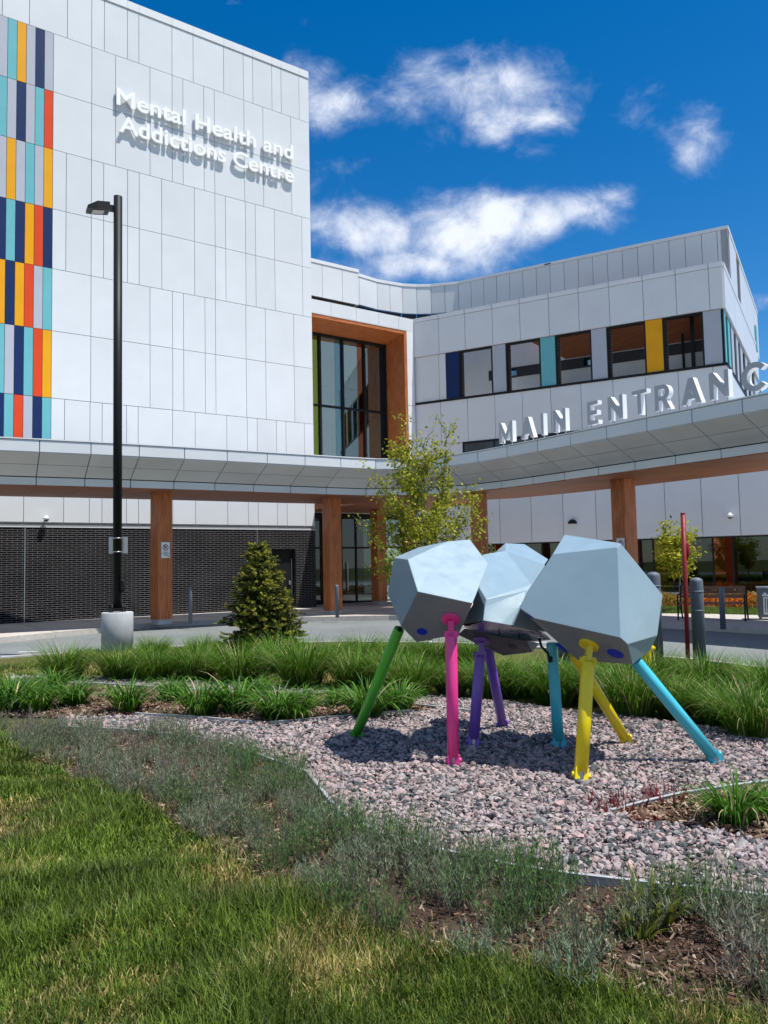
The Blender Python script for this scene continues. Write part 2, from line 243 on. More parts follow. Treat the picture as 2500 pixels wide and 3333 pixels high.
# ---------------------------------------------------------------- mesh helpers
class Frame:
    def __init__(s,P,ang): s.P=np.array(P[:2],float); s.a=ang; s.d=np.array([math.cos(ang),math.sin(ang)]); s.n=np.array([math.sin(ang),-math.cos(ang)])
    def pt(s,a,o,z): q=s.P+s.d*a+s.n*o; return (float(q[0]),float(q[1]),float(z))
    def back(s,o,a=0): q=s.P+s.d*a+s.n*o; return Frame(q,s.a)
class MB:
    def __init__(s): s.V=[];s.F=[];s.M=[];s.U=[];s.sm=[]
    def face(s,pts,m=0,uv=None,smooth=False):
        i=len(s.V); s.V+= [tuple(float(c) for c in p) for p in pts]; s.F.append(tuple(range(i,i+len(pts)))); s.M.append(m); s.U+=list(uv) if uv else [(p[0],p[1]) for p in pts]; s.sm.append(smooth)
    def fbox(s,fr,s0,s1,o0,o1,z0,z1,m=0,swap=False,skip=()):
        P=fr.pt; b=[[P(a,o,z) for z in (z0,z1)] for a in (s0,s1) for o in (o0,o1)]  # idx: a*2+o
        L=len(s.V); vs=[P(a,o,z) for a in (s0,s1) for o in (o0,o1) for z in (z0,z1)]; s.V+=vs
        def q(ids,uv):
            if swap: uv=[(b_,a_) for a_,b_ in uv]
            s.F.append(tuple(L+i for i in ids)); s.M.append(m); s.U+=uv; s.sm.append(False)
        q((2,6,7,3),[(s0,z0),(s1,z0),(s1,z1),(s0,z1)])      # front (o1)
        q((4,0,1,5),[(s1,z0),(s0,z0),(s0,z1),(s1,z1)])      # back
        q((0,2,3,1),[(o0,z0),(o1,z0),(o1,z1),(o0,z1)])      # left
        q((6,4,5,7),[(o1,z0),(o0,z0),(o0,z1),(o1,z1)])      # right
        q((3,7,5,1),[(o1,s0),(o1,s1),(o0,s1),(o0,s0)] if not swap else [(s0,o1),(s1,o1),(s1,o0),(s0,o0)])
        q((0,4,6,2),[(o0,s0),(o0,s1),(o1,s1),(o1,s0)] if not swap else [(s0,o0),(s1,o0),(s1,o1),(s0,o1)])
    def hexa(s,b,t,m=0):       # b,t: four bottom / top points, counter-clockwise seen from above
        L=len(s.V); s.V+=[tuple(map(float,p)) for p in list(b)+list(t)]
        for ids in ((3,2,1,0),(4,5,6,7),(0,1,5,4),(1,2,6,5),(2,3,7,6),(3,0,4,7)):
            s.F.append(tuple(L+i for i in ids)); s.M.append(m); s.sm.append(False); s.U+=[(s.V[L+i][0]+s.V[L+i][1],s.V[L+i][2]) for i in ids]
    def tube(s,pts,rad,n=12,m=0,cap=True,smooth=True):
        pts=[Vector(p) for p in pts]; k=len(pts); rad=[rad]*k if isinstance(rad,(int,float)) else list(rad)
        L=len(s.V); ref=None
        for i,p in enumerate(pts):
            t=(pts[min(i+1,k-1)]-pts[max(i-1,0)]).normalized()
            if ref is None: ref=t.orthogonal().normalized()
            ref=(ref-t*ref.dot(t)).normalized(); bn=t.cross(ref)
            for j in range(n):
                a=2*math.pi*j/n; s.V.append(tuple(p+(ref*math.cos(a)+bn*math.sin(a))*rad[i]))
        for i in range(k-1):
            for j in range(n):
                a,b=L+i*n+j,L+i*n+(j+1)%n; s.F.append((a,b,b+n,a+n)); s.M.append(m); s.sm.append(smooth); s.U+=[(j/n,i),((j+1)/n,i),((j+1)/n,i+1),(j/n,i+1)]
        if cap:
            s.F.append(tuple(L+j for j in range(n))[::-1]); s.M.append(m); s.sm.append(False); s.U+=[(0,0)]*n
            s.F.append(tuple(L+(k-1)*n+j for j in range(n))); s.M.append(m); s.sm.append(False); s.U+=[(0,0)]*n
    def lathe(s,c,prof,n=20,m=0):   # prof: (r,z)
        c=Vector(c); L=len(s.V)
        for r,z in prof:
            for j in range(n): a=2*math.pi*j/n; s.V.append((c.x+r*math.cos(a),c.y+r*math.sin(a),c.z+z))
        for i in range(len(prof)-1):
            for j in range(n):
                a,b=L+i*n+j,L+i*n+(j+1)%n; s.F.append((a,b,b+n,a+n)); s.M.append(m); s.sm.append(True); s.U+=[(j/n,i),((j+1)/n,i),((j+1)/n,i+1),(j/n,i+1)]
        s.F.append(tuple(L+j for j in range(n))[::-1]); s.M.append(m); s.sm.append(False); s.U+=[(0,0)]*n
        s.F.append(tuple(L+(len(prof)-1)*n+j for j in range(n))); s.M.append(m); s.sm.append(False); s.U+=[(0,0)]*n
    def prism(s,poly,z0,z1,m=0):
        n=len(poly); L=len(s.V); s.V+=[(float(p[0]),float(p[1]),z0) for p in poly]+[(float(p[0]),float(p[1]),z1) for p in poly]
        s.F.append(tuple(range(L+n,L+2*n))); s.M.append(m); s.sm.append(False); s.U+=[(p[0],p[1]) for p in poly]
        s.F.append(tuple(range(L+n-1,L-1,-1))); s.M.append(m); s.sm.append(False); s.U+=[(0,0)]*n
        for i in range(n):
            j=(i+1)%n; s.F.append((L+i,L+j,L+n+j,L+n+i)); s.M.append(m); s.sm.append(False); s.U+=[(0,0)]*4
    def build(s,name,mats,parent=None,bevel=0,fix=False):
        me=bpy.data.meshes.new(name); off=np.array(parent['_w']) if parent is not None else np.zeros(3)
        me.from_pydata([tuple(np.array(v)-off) for v in s.V],[],s.F)
        uv=me.uv_layers.new(name='UVMap'); uv.data.foreach_set('uv',np.array(s.U,dtype=np.float32).ravel())
        me.polygons.foreach_set('material_index',s.M); me.polygons.foreach_set('use_smooth',s.sm)
        for m in (mats if isinstance(mats,(list,tuple)) else [mats]): me.materials.append(MT[m])
        if fix:
            bm=bmesh.new(); bm.from_mesh(me); bmesh.ops.recalc_face_normals(bm,faces=bm.faces); bm.to_mesh(me); bm.free()
        me.update()
        o=bpy.data.objects.new(name,me); C.objects.link(o)
        if parent is not None: o.parent=parent; o['_w']=parent['_w']
        if bevel:
            b=o.modifiers.new('bevel','BEVEL'); b.width=bevel; b.segments=2; b.limit_method='ANGLE'
        return o
def tag(o,label=None,cat=None,group=None,kind=None):
    if label: o['label']=label
    if cat: o['category']=cat
    if group: o['group']=group
    if kind: o['kind']=kind
    return o
def thing(name,label,cat,loc,group=None):
    o=bpy.data.objects.new(name,None); C.objects.link(o); o.location=tuple(map(float,loc)); o['_w']=[float(x) for x in loc]; o.empty_display_size=.2
    return tag(o,label,cat,group)
def fast(name,V,F,m,parent=None,col=None,smooth=False):
    V=np.asarray(V,np.float32); F=np.asarray(F,np.int32)
    if parent is not None: V=V-np.array(parent['_w'],np.float32)
    me=bpy.data.meshes.new(name); me.vertices.add(len(V)); me.vertices.foreach_set('co',V.ravel())
    nf,k=F.shape; me.loops.add(nf*k); me.loops.foreach_set('vertex_index',F.ravel()); me.polygons.add(nf); me.polygons.foreach_set('loop_start',np.arange(nf,dtype=np.int32)*k)
    me.polygons.foreach_set('use_smooth',np.full(nf,smooth)); me.update(calc_edges=True)
    if col is not None:
        ca=me.color_attributes.new('Col','FLOAT_COLOR','POINT'); c4=np.ones((len(V),4),np.float32); c4[:,:3]=col; ca.data.foreach_set('color',c4.ravel())
    me.materials.append(MT[m]); o=bpy.data.objects.new(name,me); C.objects.link(o)
    if parent is not None: o.parent=parent; o['_w']=parent['_w']
    return o
def copy_tree(src,loc,rot=0,scale=1.0):
    r=src.copy(); C.objects.link(r); r.location=tuple(map(float,loc)); r.rotation_euler=(0,0,rot); r.scale=(scale,)*3; r['_w']=list(map(float,loc))
    for ch in list(src.children):
        c=ch.copy(); C.objects.link(c); c.parent=r
        for g in list(ch.children):
            d=g.copy(); C.objects.link(d); d.parent=c
    return r
def inpoly(P,poly):
    x,y=P[:,0],P[:,1]; ins=np.zeros(len(P),bool); n=len(poly)
    for i in range(n):
        x1,y1=poly[i];x2,y2=poly[(i+1)%n]
        c=((y1>y)!=(y2>y))&(x<(x2-x1)*(y-y1)/(y2-y1+1e-12)+x1); ins^=c
    return ins
def gpoly(px,z=.12): return [tuple(G(u,v,z)[:2]) for u,v in px]
def scatter(poly,dens,fn=None):
    p=np.array(poly); lo,hi=p.min(0),p.max(0); n=int((hi-lo).prod()*dens); Q=lo+rng.random((n,2))*(hi-lo); Q=Q[inpoly(Q,poly)]
    if fn is not None: Q=Q[rng.random(len(Q))<fn(Q)]
    return Q
def vnoise(P,s,seed=0):
    r=np.random.default_rng(seed); out=np.zeros(len(P)); amp=1;tot=0
    for o in range(4):
        a=r.random(6)*6.28; ph=r.random(6)*6.28; k=s*(1.9**o)
        v=sum(np.sin(k*(P[:,0]*np.cos(t)+P[:,1]*np.sin(t))+f+1.7*np.sin(k*.6*(P[:,0]*np.sin(t+1)+P[:,1]*np.cos(t+2)))) for t,f in zip(a,ph))/6
        out+=v*amp; tot+=amp; amp*=.55
    return out/tot*1.8
# ---------------------------------------------------------------- the white tower
TF=Frame((-2.61748414,31.68409693),TT); EDGE=-.13
M0=.4083     # panel module
tower=thing('hospital_tower','tall white panel-clad hospital building with coloured strips and black brick base','building',TF.pt(-8,-5,0))
mb=MB(); mb.fbox(TF,-22,EDGE,-16,-.06,3.0,21.72); mb.build('structural_core','white_panel',tower)
mb=MB(); mb.fbox(TF,-21.9,EDGE-.02,-.055,-.035,3.1,21.6); mb.build('joint_backing','joint_grey',tower)
rows=[(19.66,21.52,[-19,-17.7,-16.1,-14.9,-13.2,-12.4,-11.56,-10.74,-9.54,-8.74,-8.31,-7.51,-7.10,-5.88,-5.07,-3.85,-3.03,-2.63,-1.80,-1.39,-.57]),
 (17.64,19.66,[-8.73,-7.92,-6.70,-5.88,-5.47,-4.66,-4.24,-3.02,-2.21,-.97]),(15.66,17.64,[-8.73,-7.92,-6.70,-5.88,-5.47,-4.66,-4.24,-3.02,-2.21,-.97]),
 (13.64,15.66,[-9.55,-8.73,-8.32,-7.5,-7.09,-6.28,-5.05,-4.24,-3.82,-3.0,-2.58,-1.76,-.53]),(11.63,13.64,[-9.55,-8.73,-8.32,-7.5,-7.09,-6.28,-5.05,-4.24,-3.82,-3.0,-2.58,-1.76,-.53]),
 (9.56,11.63,[-8.73,-7.93,-6.71,-5.89,-5.48,-4.66,-4.25,-3.02,-2.2,-.96]),(7.34,9.56,[-8.73,-7.93,-6.71,-5.89,-5.48,-4.66,-4.25,-3.02,-2.2,-.96]),
 (5.3,7.34,[-9.56,-8.75,-8.35,-7.53,-7.13,-5.9,-5.06,-3.83,-3.0,-2.59,-1.77,-1.36,-.54]),(3.30,5.3,[-14,-12,-10.78,-9.57,-8.76,-8.35,-7.53,-7.12,-5.9,-5.06,-3.82,-2.99,-2.58,-1.77,-1.35,-.53])]
g=.009; mb=MB()
for z0,z1,js in rows:
    left=-21.9 if z1>21 or z0<5 else -9.98
    e=[left]+[j for j in js if j>left]+[EDGE]
    for a,b in zip(e,e[1:]): mb.fbox(TF,a+g,b-(g if b!=EDGE else 0),-.03,0,z0+g,z1-g)
    if left>-20 :
        for a,b in zip([-21.9,-19,-17,-15.4,-13.4],[-19,-17,-15.4,-13.4,-12.34]): mb.fbox(TF,a+g,b-g,-.03,0,z0+g,z1-g)
mb.build('wall_cladding','white_panel',tower)
mb=MB(); e=rows[0][2]
for a,b in zip([-21.9]+e,e+[EDGE]): mb.fbox(TF,a+.004,b-.004,-.35,.03,21.53,21.81)
mb.build('parapet_cap','white_trim',tower)
mb=MB(); mb.fbox(TF,EDGE-.6,EDGE+.012,-15.9,-.03,5,21.5); mb.build('end_wall','white_panel',tower)
acc={'g':'grey_accent','t':'teal_accent','o':'orange_accent','n':'navy_accent','r':'red_accent'}
nm={'g':'pale grey','t':'teal','o':'amber','n':'navy blue','r':'red'}
strip=['nrgtogn'.replace('x','')]
seqs=['ngtogng','otgngtr','tgogtgo','gntnorn','tonorgt','rtgntro','gntrgnt']   # right-most six are the ones in view
zr=[(17.64,19.66),(15.66,17.64),(13.64,15.66),(11.63,13.64),(9.56,11.63),(7.34,9.56),(5.3,7.34)]
W_=.2815
for (z0,z1),q in zip(zr,seqs):
    q='g'+q if len(q)==7 else q
    n=len(q)
    for i,ch in enumerate(q):
        a=-9.98-(n-i)*W_
        if a+W_<-11.9: continue
        mb=MB(); mb.fbox(TF,a+.008,a+W_-.008,-.03,.004,z0+g,z1-g); o=mb.build('accent_panel',acc[ch],tower)
# flare and brick
mb=MB()
for a,b in zip([-21.9,-14,-12,-10.78,-9.57,-8.35,-7.12,-5.9,-4.66,-3.4,-2.2,-1.0],[-14,-12,-10.78,-9.57,-8.35,-7.12,-5.9,-4.66,-3.4,-2.2,-1.0,EDGE+.02]):
    p=TF.pt; mb.hexa([p(a+.006,-.16,3.17),p(b-.006,-.16,3.17),p(b-.006,-.09,3.17),p(a+.006,-.09,3.17)][::-1],[p(a+.006,-.16,3.295),p(b-.006,-.16,3.295),p(b-.006,-.031,3.295),p(a+.006,-.031,3.295)][::-1]); mb.fbox(TF,a+.004,b-.004,-.1,.0,3.141,3.165)
mb.build('drip_flashing','white_trim',tower,fix=True)
DS0,DS1=-2.02,-1.0
mb=MB()
for a,b,z0,z1 in ((-22,DS0,.0,3.14),(DS1,EDGE+.03,.0,3.14),(DS0,DS1,2.40,3.14)): mb.fbox(TF,a,b,-.35,-.02,z0,z1)
mb.build('brick_wall','black_brick',tower)
mb=MB()
for s_ in (-10.73,-2.63): mb.fbox(TF,s_-.012,s_+.012,-.019,-.012,.16,3.13)
mb.build('expansion_joint','steel',tower)
mb=MB(); mb.fbox(TF,DS0,DS1,-.30,-.22,.15,2.4); d_=mb.build('door','black_metal',tower)
mb=MB(); mb.fbox(TF,DS1-.10,DS1-.07,-.219,-.18,.5,2.05); mb.build('weather_strip','steel',d_)
mb=MB(); mb.fbox(TF,DS1-.22,DS1-.16,-.219,-.15,1.05,1.2); mb.build('handle','steel',d_)

# ---------------------------------------------------------------- lettering on the tower
def text_mesh(body,size,extrude,offset,m,name='letter',parent=None,mtx=None,fit=None):
    cu=bpy.data.curves.new('txt','FONT'); cu.body=body; cu.size=size; cu.extrude=extrude; cu.offset=offset; cu.bevel_depth=0; cu.resolution_u=6
    o=bpy.data.objects.new('txt',cu); C.objects.link(o); bpy.context.view_layer.update()
    dg=bpy.context.evaluated_depsgraph_get(); me=bpy.data.meshes.new_from_object(o.evaluated_get(dg)); bpy.data.objects.remove(o); bpy.data.curves.remove(cu)
    return me
def split_letters(me):
    """connected pieces grouped into letters (an i keeps its dot) by horizontal overlap"""
    bm=bmesh.new(); bm.from_mesh(me); bm.verts.ensure_lookup_table(); seen=set(); comps=[]
    bmesh.ops.remove_doubles(bm,verts=bm.verts,dist=1e-5); bm.verts.ensure_lookup_table()
    for v in bm.verts:
        if v.index in seen: continue
        st=[v]; seen.add(v.index); c=[]
        while st:
            x=st.pop(); c.append(x.index)
            for e in x.link_edges:
                y=e.other_vert(x)
                if y.index not in seen: seen.add(y.index); st.append(y)
        comps.append(c)
    bx=[]
    for c in comps:
        xs=[bm.verts[i].co.x for i in c]; bx.append([min(xs),max(xs),c])
    bx.sort(key=lambda t:t[0]); out=[]
    for a,b,c in bx:
        if out and a<out[-1][1]-.35*(b-a) and b<=out[-1][1]+.02: out[-1][2]+=c; out[-1][1]=max(b,out[-1][1])
        else: out.append([a,b,list(c)])
    res=[]
    fidx=[[v.index for v in f.verts] for f in bm.faces]
    for a,b,c in out:
        cs=set(c); fs=[f for f in fidx if f[0] in cs]; ids=sorted({i for f in fs for i in f}); mp={i:k for k,i in enumerate(ids)}
        res.append(([tuple(bm.verts[i].co) for i in ids],[[mp[i] for i in f] for f in fs]))
    bm.free(); return res
sign=thing('wall_lettering','raised white lettering reading Mental Health and Addictions Centre high on the tower','sign',TF.pt(-4.4,.2,16.9))
def wall_text(body,s0,s1,zb,cap,slope=0):
    me=text_mesh(body,1,.0,.019,None); pieces=split_letters(me)
    xs=[v[0] for vs,_ in pieces for v in vs]; x0,x1=min(xs),max(xs); hs_=[v[1] for v in pieces[0][0]]; ch=max(hs_)
    # extrude by hand so that front, sides and back are one solid
    me=text_mesh(body,1,.09,.019,None); pieces=split_letters(me)
    for vs,fs in pieces:
        b=MB(); xs=[TF.pt(s0+(v[0]-x0)/(x1-x0)*(s1-s0),.11+v[2]*.40,zb+v[1]/ch*cap) for v in vs]
        for f in fs: b.face([xs[i] for i in f])
        o=b.build('letter','sign_letter',sign)
        bm=bmesh.new(); bm.from_mesh(o.data); bmesh.ops.remove_doubles(bm,verts=bm.verts,dist=1e-4); bmesh.ops.recalc_face_normals(bm,faces=bm.faces); bm.to_mesh(o.data); bm.free()
        cxs=[s0+(v[0]-x0)/(x1-x0)*(s1-s0) for v in vs]; lo=min(cxs); hi=max(cxs)
        b=MB()
        for q in ((lo+.05,) if hi-lo<.25 else (lo+.06,hi-.06)): b.tube([TF.pt(q,.0,zb+.06),TF.pt(q,.14,zb+.06)],.012,6)
        b.build('standoff','steel',o)
wall_text('Mental Health and',-7.93,-.95,17.84,.58); wall_text('Addictions Centre',-7.83,-.93,16.90,.58)

# ---------------------------------------------------------------- right wing
WP=D(2300,1922,33)[:2]; WF=Frame(WP,TW); WC=1.17
wing=thing('hospital_wing','long shaded white wing with ribbon windows above the entrance canopy','building',WF.pt(-5,-5,0))
def boxes(name,m,lst,parent,fr=WF,swap=False,bevel=0):
    mb=MB()
    for t in lst: mb.fbox(fr,*t,swap=swap)
    return mb.build(name,m,parent,bevel)
G2=.011
lowj=[-16,-14.6,-13.1,-11.6,-10.2,-8.84,-7.32,-5.84,-4.38,-2.9,-1.48,-.04,1.39,2.85,4.3,5.8,7.3,9]
boxes('lower_cladding','white_panel',[(a+G2,b-G2,-.03,0,2.62,6.6) for a,b in zip(lowj,lowj[1:])],wing)
boxes('lower_core','joint_grey',[(-16,9,-8,-.035,2.6,6.58)],wing)
midj=[-13.1,-11.71,-10.3,-8.92,-7.57,-6.22,-4.84,-3.43,-2.07,-.73,.64,WC]
boxes('middle_cladding','white_panel',[(a+G2,b-(G2 if b!=WC else 0),-.03,0,7.5,9.56) for a,b in zip(midj,midj[1:])],wing)
boxes('middle_core','joint_grey',[(-13.1,WC-.03,-.30,-.035,6.6,9.56)],wing)
boxes('side_wall','white_panel',[(WC-.1,WC,-15.7,-.031,6.6,9.56)],wing)
# strip window just above the canopy
f_=boxes('strip_window','black_metal',[(-10.6,-2.6,-.02,.03,7.40,7.50),(-10.6,-2.6,-.02,.03,6.6,6.68)]+[(x-.03,x+.03,-.02,.03,6.68,7.4) for x in (-10.57,-9.0,-8.6,-7.2,-6.3,-4.9,-3.8,-2.63)],wing)
boxes('pane',['dark_glass'],[(-10.6,-2.6,-.015,.0,6.68,7.4)],f_)
boxes('strip_filler','white_panel',[(-13.1,-10.61,-.03,0,6.62,7.48)],wing); boxes('strip_filler','white_panel',[(-2.59,WC,-.03,0,6.62,7.48)],wing)
# ribbon of openings 9.66 - 11.93
boxes('sill','black_metal',[(-13.1,WC+.03,-.30,.04,9.56,9.67)],wing)
def opening(s0,s1):
    f=boxes('window_frame','black_metal',[(s0,s1,-.22,-.02,11.85,11.93),(s0,s0+.06,-.22,-.02,9.67,11.85),(s1-.06,s1,-.22,-.02,9.67,11.85)],wing)
    boxes('reveal','black_brick',[(s0+.06,s0+.15,-.32,-.10,9.67,11.85)],f)
    return f
for a,b in ((-10.70,-8.98),(-8.31,-6.64),(-5.94,-4.31),(-3.63,-1.98),(-1.27,.34)): opening(a,b)
for a,b,m in ((-13.1,-11.78,'white_panel'),(-11.76,-11.41,'white_panel'),(-11.39,-10.71,'navy_accent'),(-8.97,-8.32,'grey_accent'),(-6.63,-5.95,'teal_accent'),(-4.30,-3.64,'grey_accent'),(-1.97,-1.28,'orange_accent'),(.35,1.03,'grey_accent')):
    boxes('window_panel',m,[(a,b,-.30,-.03,9.67,11.92)],wing)
boxes('corner_post','black_metal',[(1.04,1.12,-.2,-.06,9.67,11.92)],wing)
upj=[-13.1,-11.69,-10.3,-8.9,-7.54,-6.16,-4.79,-3.43,-2.0,-.65,.65,WC]
boxes('upper_cladding','white_panel',[(a+G2,b-(G2 if b!=WC else 0),-.25,.06,11.94,13.66) for a,b in zip(upj,upj[1:])],wing)
boxes('upper_core','joint_grey',[(-13.1,WC-.03,-.30,.035,11.95,13.66)],wing)
boxes('coping','white_trim',[(a+.01,b-(.01 if b!=WC else -.02),-.34,.08,13.675,13.88) for a,b in zip(upj,upj[1:])],wing)
boxes('coping_clip','steel',[(a-.02,a+.02,.081,.10,13.68,13.93) for a in upj[1:-1]],wing)
# roof terrace behind the openings
boxes('terrace_floor','interior_floor',[(-13.1,WC-.1,-2.62,-.31,9.3,9.5)],wing)
mb=MB(); mb.fbox(WF,-13,WC-.1,-2.75,-2.62,9.5,13.9); mb.build('terrace_wall','corrugated_white',wing)
mb=MB()
for i in range(140):
    s_=-12.95+i*.1; mb.fbox(WF,s_,s_+.05,-2.618,-2.59,9.5,13.8)
mb.build('corrugation','corrugated_white',wing)
mb=MB(); mb.fbox(WF,-10.2,1.05,-2.588,-2.56,10.9,11.4)
for i in range(112): mb.fbox(WF,-10.18+i*.1,-10.13+i*.1,-2.559,-2.54,10.91,11.39)
mb.build('dark_cladding','corrugated_dark',wing)
mb=MB()
for a,b in ((-9.4,-8.7),(-7.2,-6.9),(-5.4,-4.8)): mb.fbox(WF,a,b,-2.539,-2.52,10.98,11.32)
mb.build('terrace_window','teal_glass',wing)
p=WF.pt; mb=MB(); mb.hexa([p(-8.2,-.9,12.6),p(-6.2,-2.5,11.42),p(1.0,-2.5,11.42),p(1.0,-.9,12.5)][::-1],[p(-8.2,-.9,12.7),p(-6.2,-2.5,11.52),p(1.0,-2.5,11.52),p(1.0,-.9,12.6)][::-1]); 
o=mb.build('terrace_ceiling','wood_slat',wing,fix=True)
boxes('terrace_post','black_metal',[(-.85,-.75,-2.2,-2.1,9.5,12),(-.35,-.2,-1.4,-1.25,9.5,12.2)],wing)
# end face
CP=np.array(WF.pt(WC,0,0)[:2]); EF=Frame(CP,TW+math.pi/2)
boxes('end_parapet','white_panel',[(.05,3.9,-.3,.06,11.95,13.66),(3.92,7.8,-.3,.06,11.95,13.66),(7.82,11.7,-.3,.06,11.95,13.66),(11.72,15.7,-.3,.06,11.95,13.66),(.05,15.7,-.3,.08,13.67,13.88)],wing,EF)
boxes('end_lower_wall','white_panel',[(0.3,15.7,-.3,.02,6.6,9.56)],wing,EF)
boxes('end_sill','black_metal',[(0.05,15.7,-.3,.06,9.57,9.66)],wing,EF)
for a,b,m in ((.12,.55,'teal_accent'),(1.3,2.0,'teal_accent'),(2.6,3.5,'grey_accent'),(4.5,5.3,'grey_accent'),(6.3,7.3,'grey_accent'),(8.6,9.6,'grey_accent'),(11,12,'grey_accent'),(13.5,15.7,'grey_accent')):
    boxes('end_window_panel',m,[(a,b,-.3,-.02,9.67,11.93)],wing,EF)
for a,b in ((.6,1.25),(2.05,2.55),(3.55,4.45),(5.35,6.25),(7.35,8.55),(9.65,10.95),(12.05,13.45)):
    f=boxes('end_window','black_metal',[(a,b,-.2,-.08,11.85,11.93),(a,a+.06,-.2,-.08,9.67,11.85),(b-.06,b,-.2,-.08,9.67,11.85)],wing,EF); boxes('pane','dark_glass',[(a+.06,b-.06,-.15,-.13,9.67,11.85)],f,EF)
boxes('terrace_end_floor','interior_floor',[(2.7,15.6,-8,-.32,9.4,9.5)],wing,EF)
boxes('roof_deck','interior_dark',[(2.7,15.6,-14,-.32,13.5,13.6)],wing,EF)
# recessed top storey, bending round to the link
UP2=np.array(G(2377,915,13.88)[:2]); UF=Frame(UP2,TW)
top=thing('top_storey','recessed white top storey curving behind the wing parapet','building',UF.pt(-6,-4,13.6))
path=[Frame((1.6,39.3),TT).pt(-7.5,-2.1,0)[:2],(-3.0,38.35),(-1.0,39.8),(-.12,40.63),(1.2,41.35),(1.95,41.50),(2.7,41.52),(3.4,41.25)]
S0=UF.pt(-13.0,0,0)[:2]; path=path[:-1]+[S0]
ss=[-12.3,-11.6,-10.9,-10.2,-9.5,-8.8,-8.1,-7.4,-6.7,-6.0,-5.3,-4.6,-3.9,-3.2,-2.5,-1.8,-1.1,-.45,0]
def band(mb,P0,P1,z0,z1,th=.06,gap=.01,o=0):
    P0=np.array(P0);P1=np.array(P1);L=np.linalg.norm(P1-P0);f=Frame(P0,math.atan2(P1[1]-P0[1],P1[0]-P0[0])); mb.fbox(f,gap,L-gap,-th+o,o,z0,z1)
LOWZ=14.82; mb=MB(); mc=MB(); mj=MB(); pts=[]
for a,b in zip(path,path[1:]):
    L=np.linalg.norm(np.array(b)-np.array(a)); n=max(1,round(L/.85)); pts+=[tuple(np.array(a)+(np.array(b)-np.array(a))*i/n) for i in range(n)]
pts+=[path[-1]]; nlink=len(pts)
pts+=[UF.pt(s_,0,0)[:2] for s_ in ss]
for i,(a,b) in enumerate(zip(pts,pts[1:])):
    z0=LOWZ if i<nlink-1 else 13.5
    band(mb,a,b,z0,16.24); band(mc,a,b,16.25,16.40,.3,.0,.03+.0005*(i%2)); band(mj,a,b,z0+.02,16.2,.1,-.02,-.065)
mb.build('cladding','white_panel',top); mc.build('coping','white_trim',top); mj.build('joint_backing','joint_dark',top)
mb=MB()
for a,b in zip(pts[:nlink+1],pts[1:nlink+2]): band(mb,a,b,12.9,LOWZ+.02,.1,0,-.2)
for a,b in zip(pts[:nlink],pts[1:nlink+1]):
    a=np.array(a);b=np.array(b)
    for k in range(8): band(mb,a+(b-a)*(k/8),a+(b-a)*((k+.45)/8),12.9,LOWZ+.01,.02,0,-.17)
mb.build('louvre_screen','corrugated_dark',top)
EU=Frame(UP2,TW+math.pi/2)
boxes('end_wall','white_panel',[(.0,3.2,-.3,0,13.5,16.24),(4.6,8,-.3,0,13.5,16.24),(8.02,14.5,-.3,0,13.5,16.24)],top,EU)
boxes('end_window','interior_dark',[(3.22,4.58,-.3,-.05,13.5,16.2)],top,EU); boxes('accent_fin','teal_accent',[(11.8,12.6,.0,.08,13.5,14.9)],top,EU)
boxes('end_coping','white_trim',[(.0,14.5,-.3,.03,16.25,16.4)],top,EU)
boxes('roof_slab','interior_dark',[(-12,-.4,-12,-.35,16.0,16.1)],top,UF)
boxes('roof_vent','black_metal',[(-8.35,-8.05,.031,.06,16.30,16.34)],top,UF)
# ground-floor glazing of the wing
gl=thing('ground_floor_glazing','dark ground floor window wall with yellow and orange panes under the wing','window',WF.pt(-3,0,.15))
mull=[-14,-12.2,-11.4,-9.6,-8.75,-8.35,-6.4,-5.2,-3.6,-1.9,-1.82,-1.07,-1.0,.16,.22,.80,.88,2.4,3.2,5,7,9]
def wx(u,v): 
    d=ray(u,v); n=np.array([WF.n[0],WF.n[1],0]); P=np.array([WF.P[0],WF.P[1],0]); t=((P-CAM)@n)/(d@n); X=CAM+d*t; return float((X-P)[:2]@WF.d)
xs=[wx(u,1850) for u in (2128,2192,2323,2387)]
mull=[-13.6,-12.4,-11.2,-10.0,wx(1605,1775),wx(1637,1775),wx(1763,1780),-5.4,-4.0,wx(2079,1800)]+xs+[wx(2387,1850)+1.5,wx(2387,1850)+2.2,wx(2387,1850)+3.7,8.8]
mb=MB(); mb.fbox(WF,-13.6,8.8,-.14,-.04,2.55,2.61); mb.fbox(WF,-13.6,8.8,-.14,.02,.36,.44)
for x in mull: mb.fbox(WF,x-.035,x+.035,-.14,-.04,.44,2.55)
mb.build('window_frame','black_metal',gl)
mb=MB(); mb.fbox(WF,-13.6,8.8,-.3,-.01,.05,.36); mb.build('plinth','concrete_base',gl)
for i,(a,b) in enumerate(zip(mull,mull[1:])):
    m='dark_glass'
    if i==4: m='orange_glass'
    if i==9 +0: m='dark_glass'
    if abs(a-xs[0])<1e-6: m='yellow_glass'
    if abs(a-xs[2])<1e-6: m='orange_glass'
    mb=MB(); mb.fbox(WF,a+.035,b-.035,-.10,-.08,.44,2.55); mb.build('pane',m,gl)
boxes('interior_room','interior_dark',[(-13.6,8.8,-4.1,-4,.1,2.7)],gl); boxes('interior_floor','interior_floor',[(-13.6,8.8,-4,-.31,.1,.15)],gl)
boxes('ceiling_light_trough','interior_white',[(-12,8,-1.9,-1.8,2.35,2.5)],gl)
mb=MB()
for x in (-6.8,-3.0,-.6,1.9,4.4): mb.fbox(WF,x,x+.9,-2.6,-2.1,.15,.95); mb.fbox(WF,x+.1,x+.5,-2.4,-2.35,1.0,1.4)
mb.build('interior_desk','corrugated_white',gl)

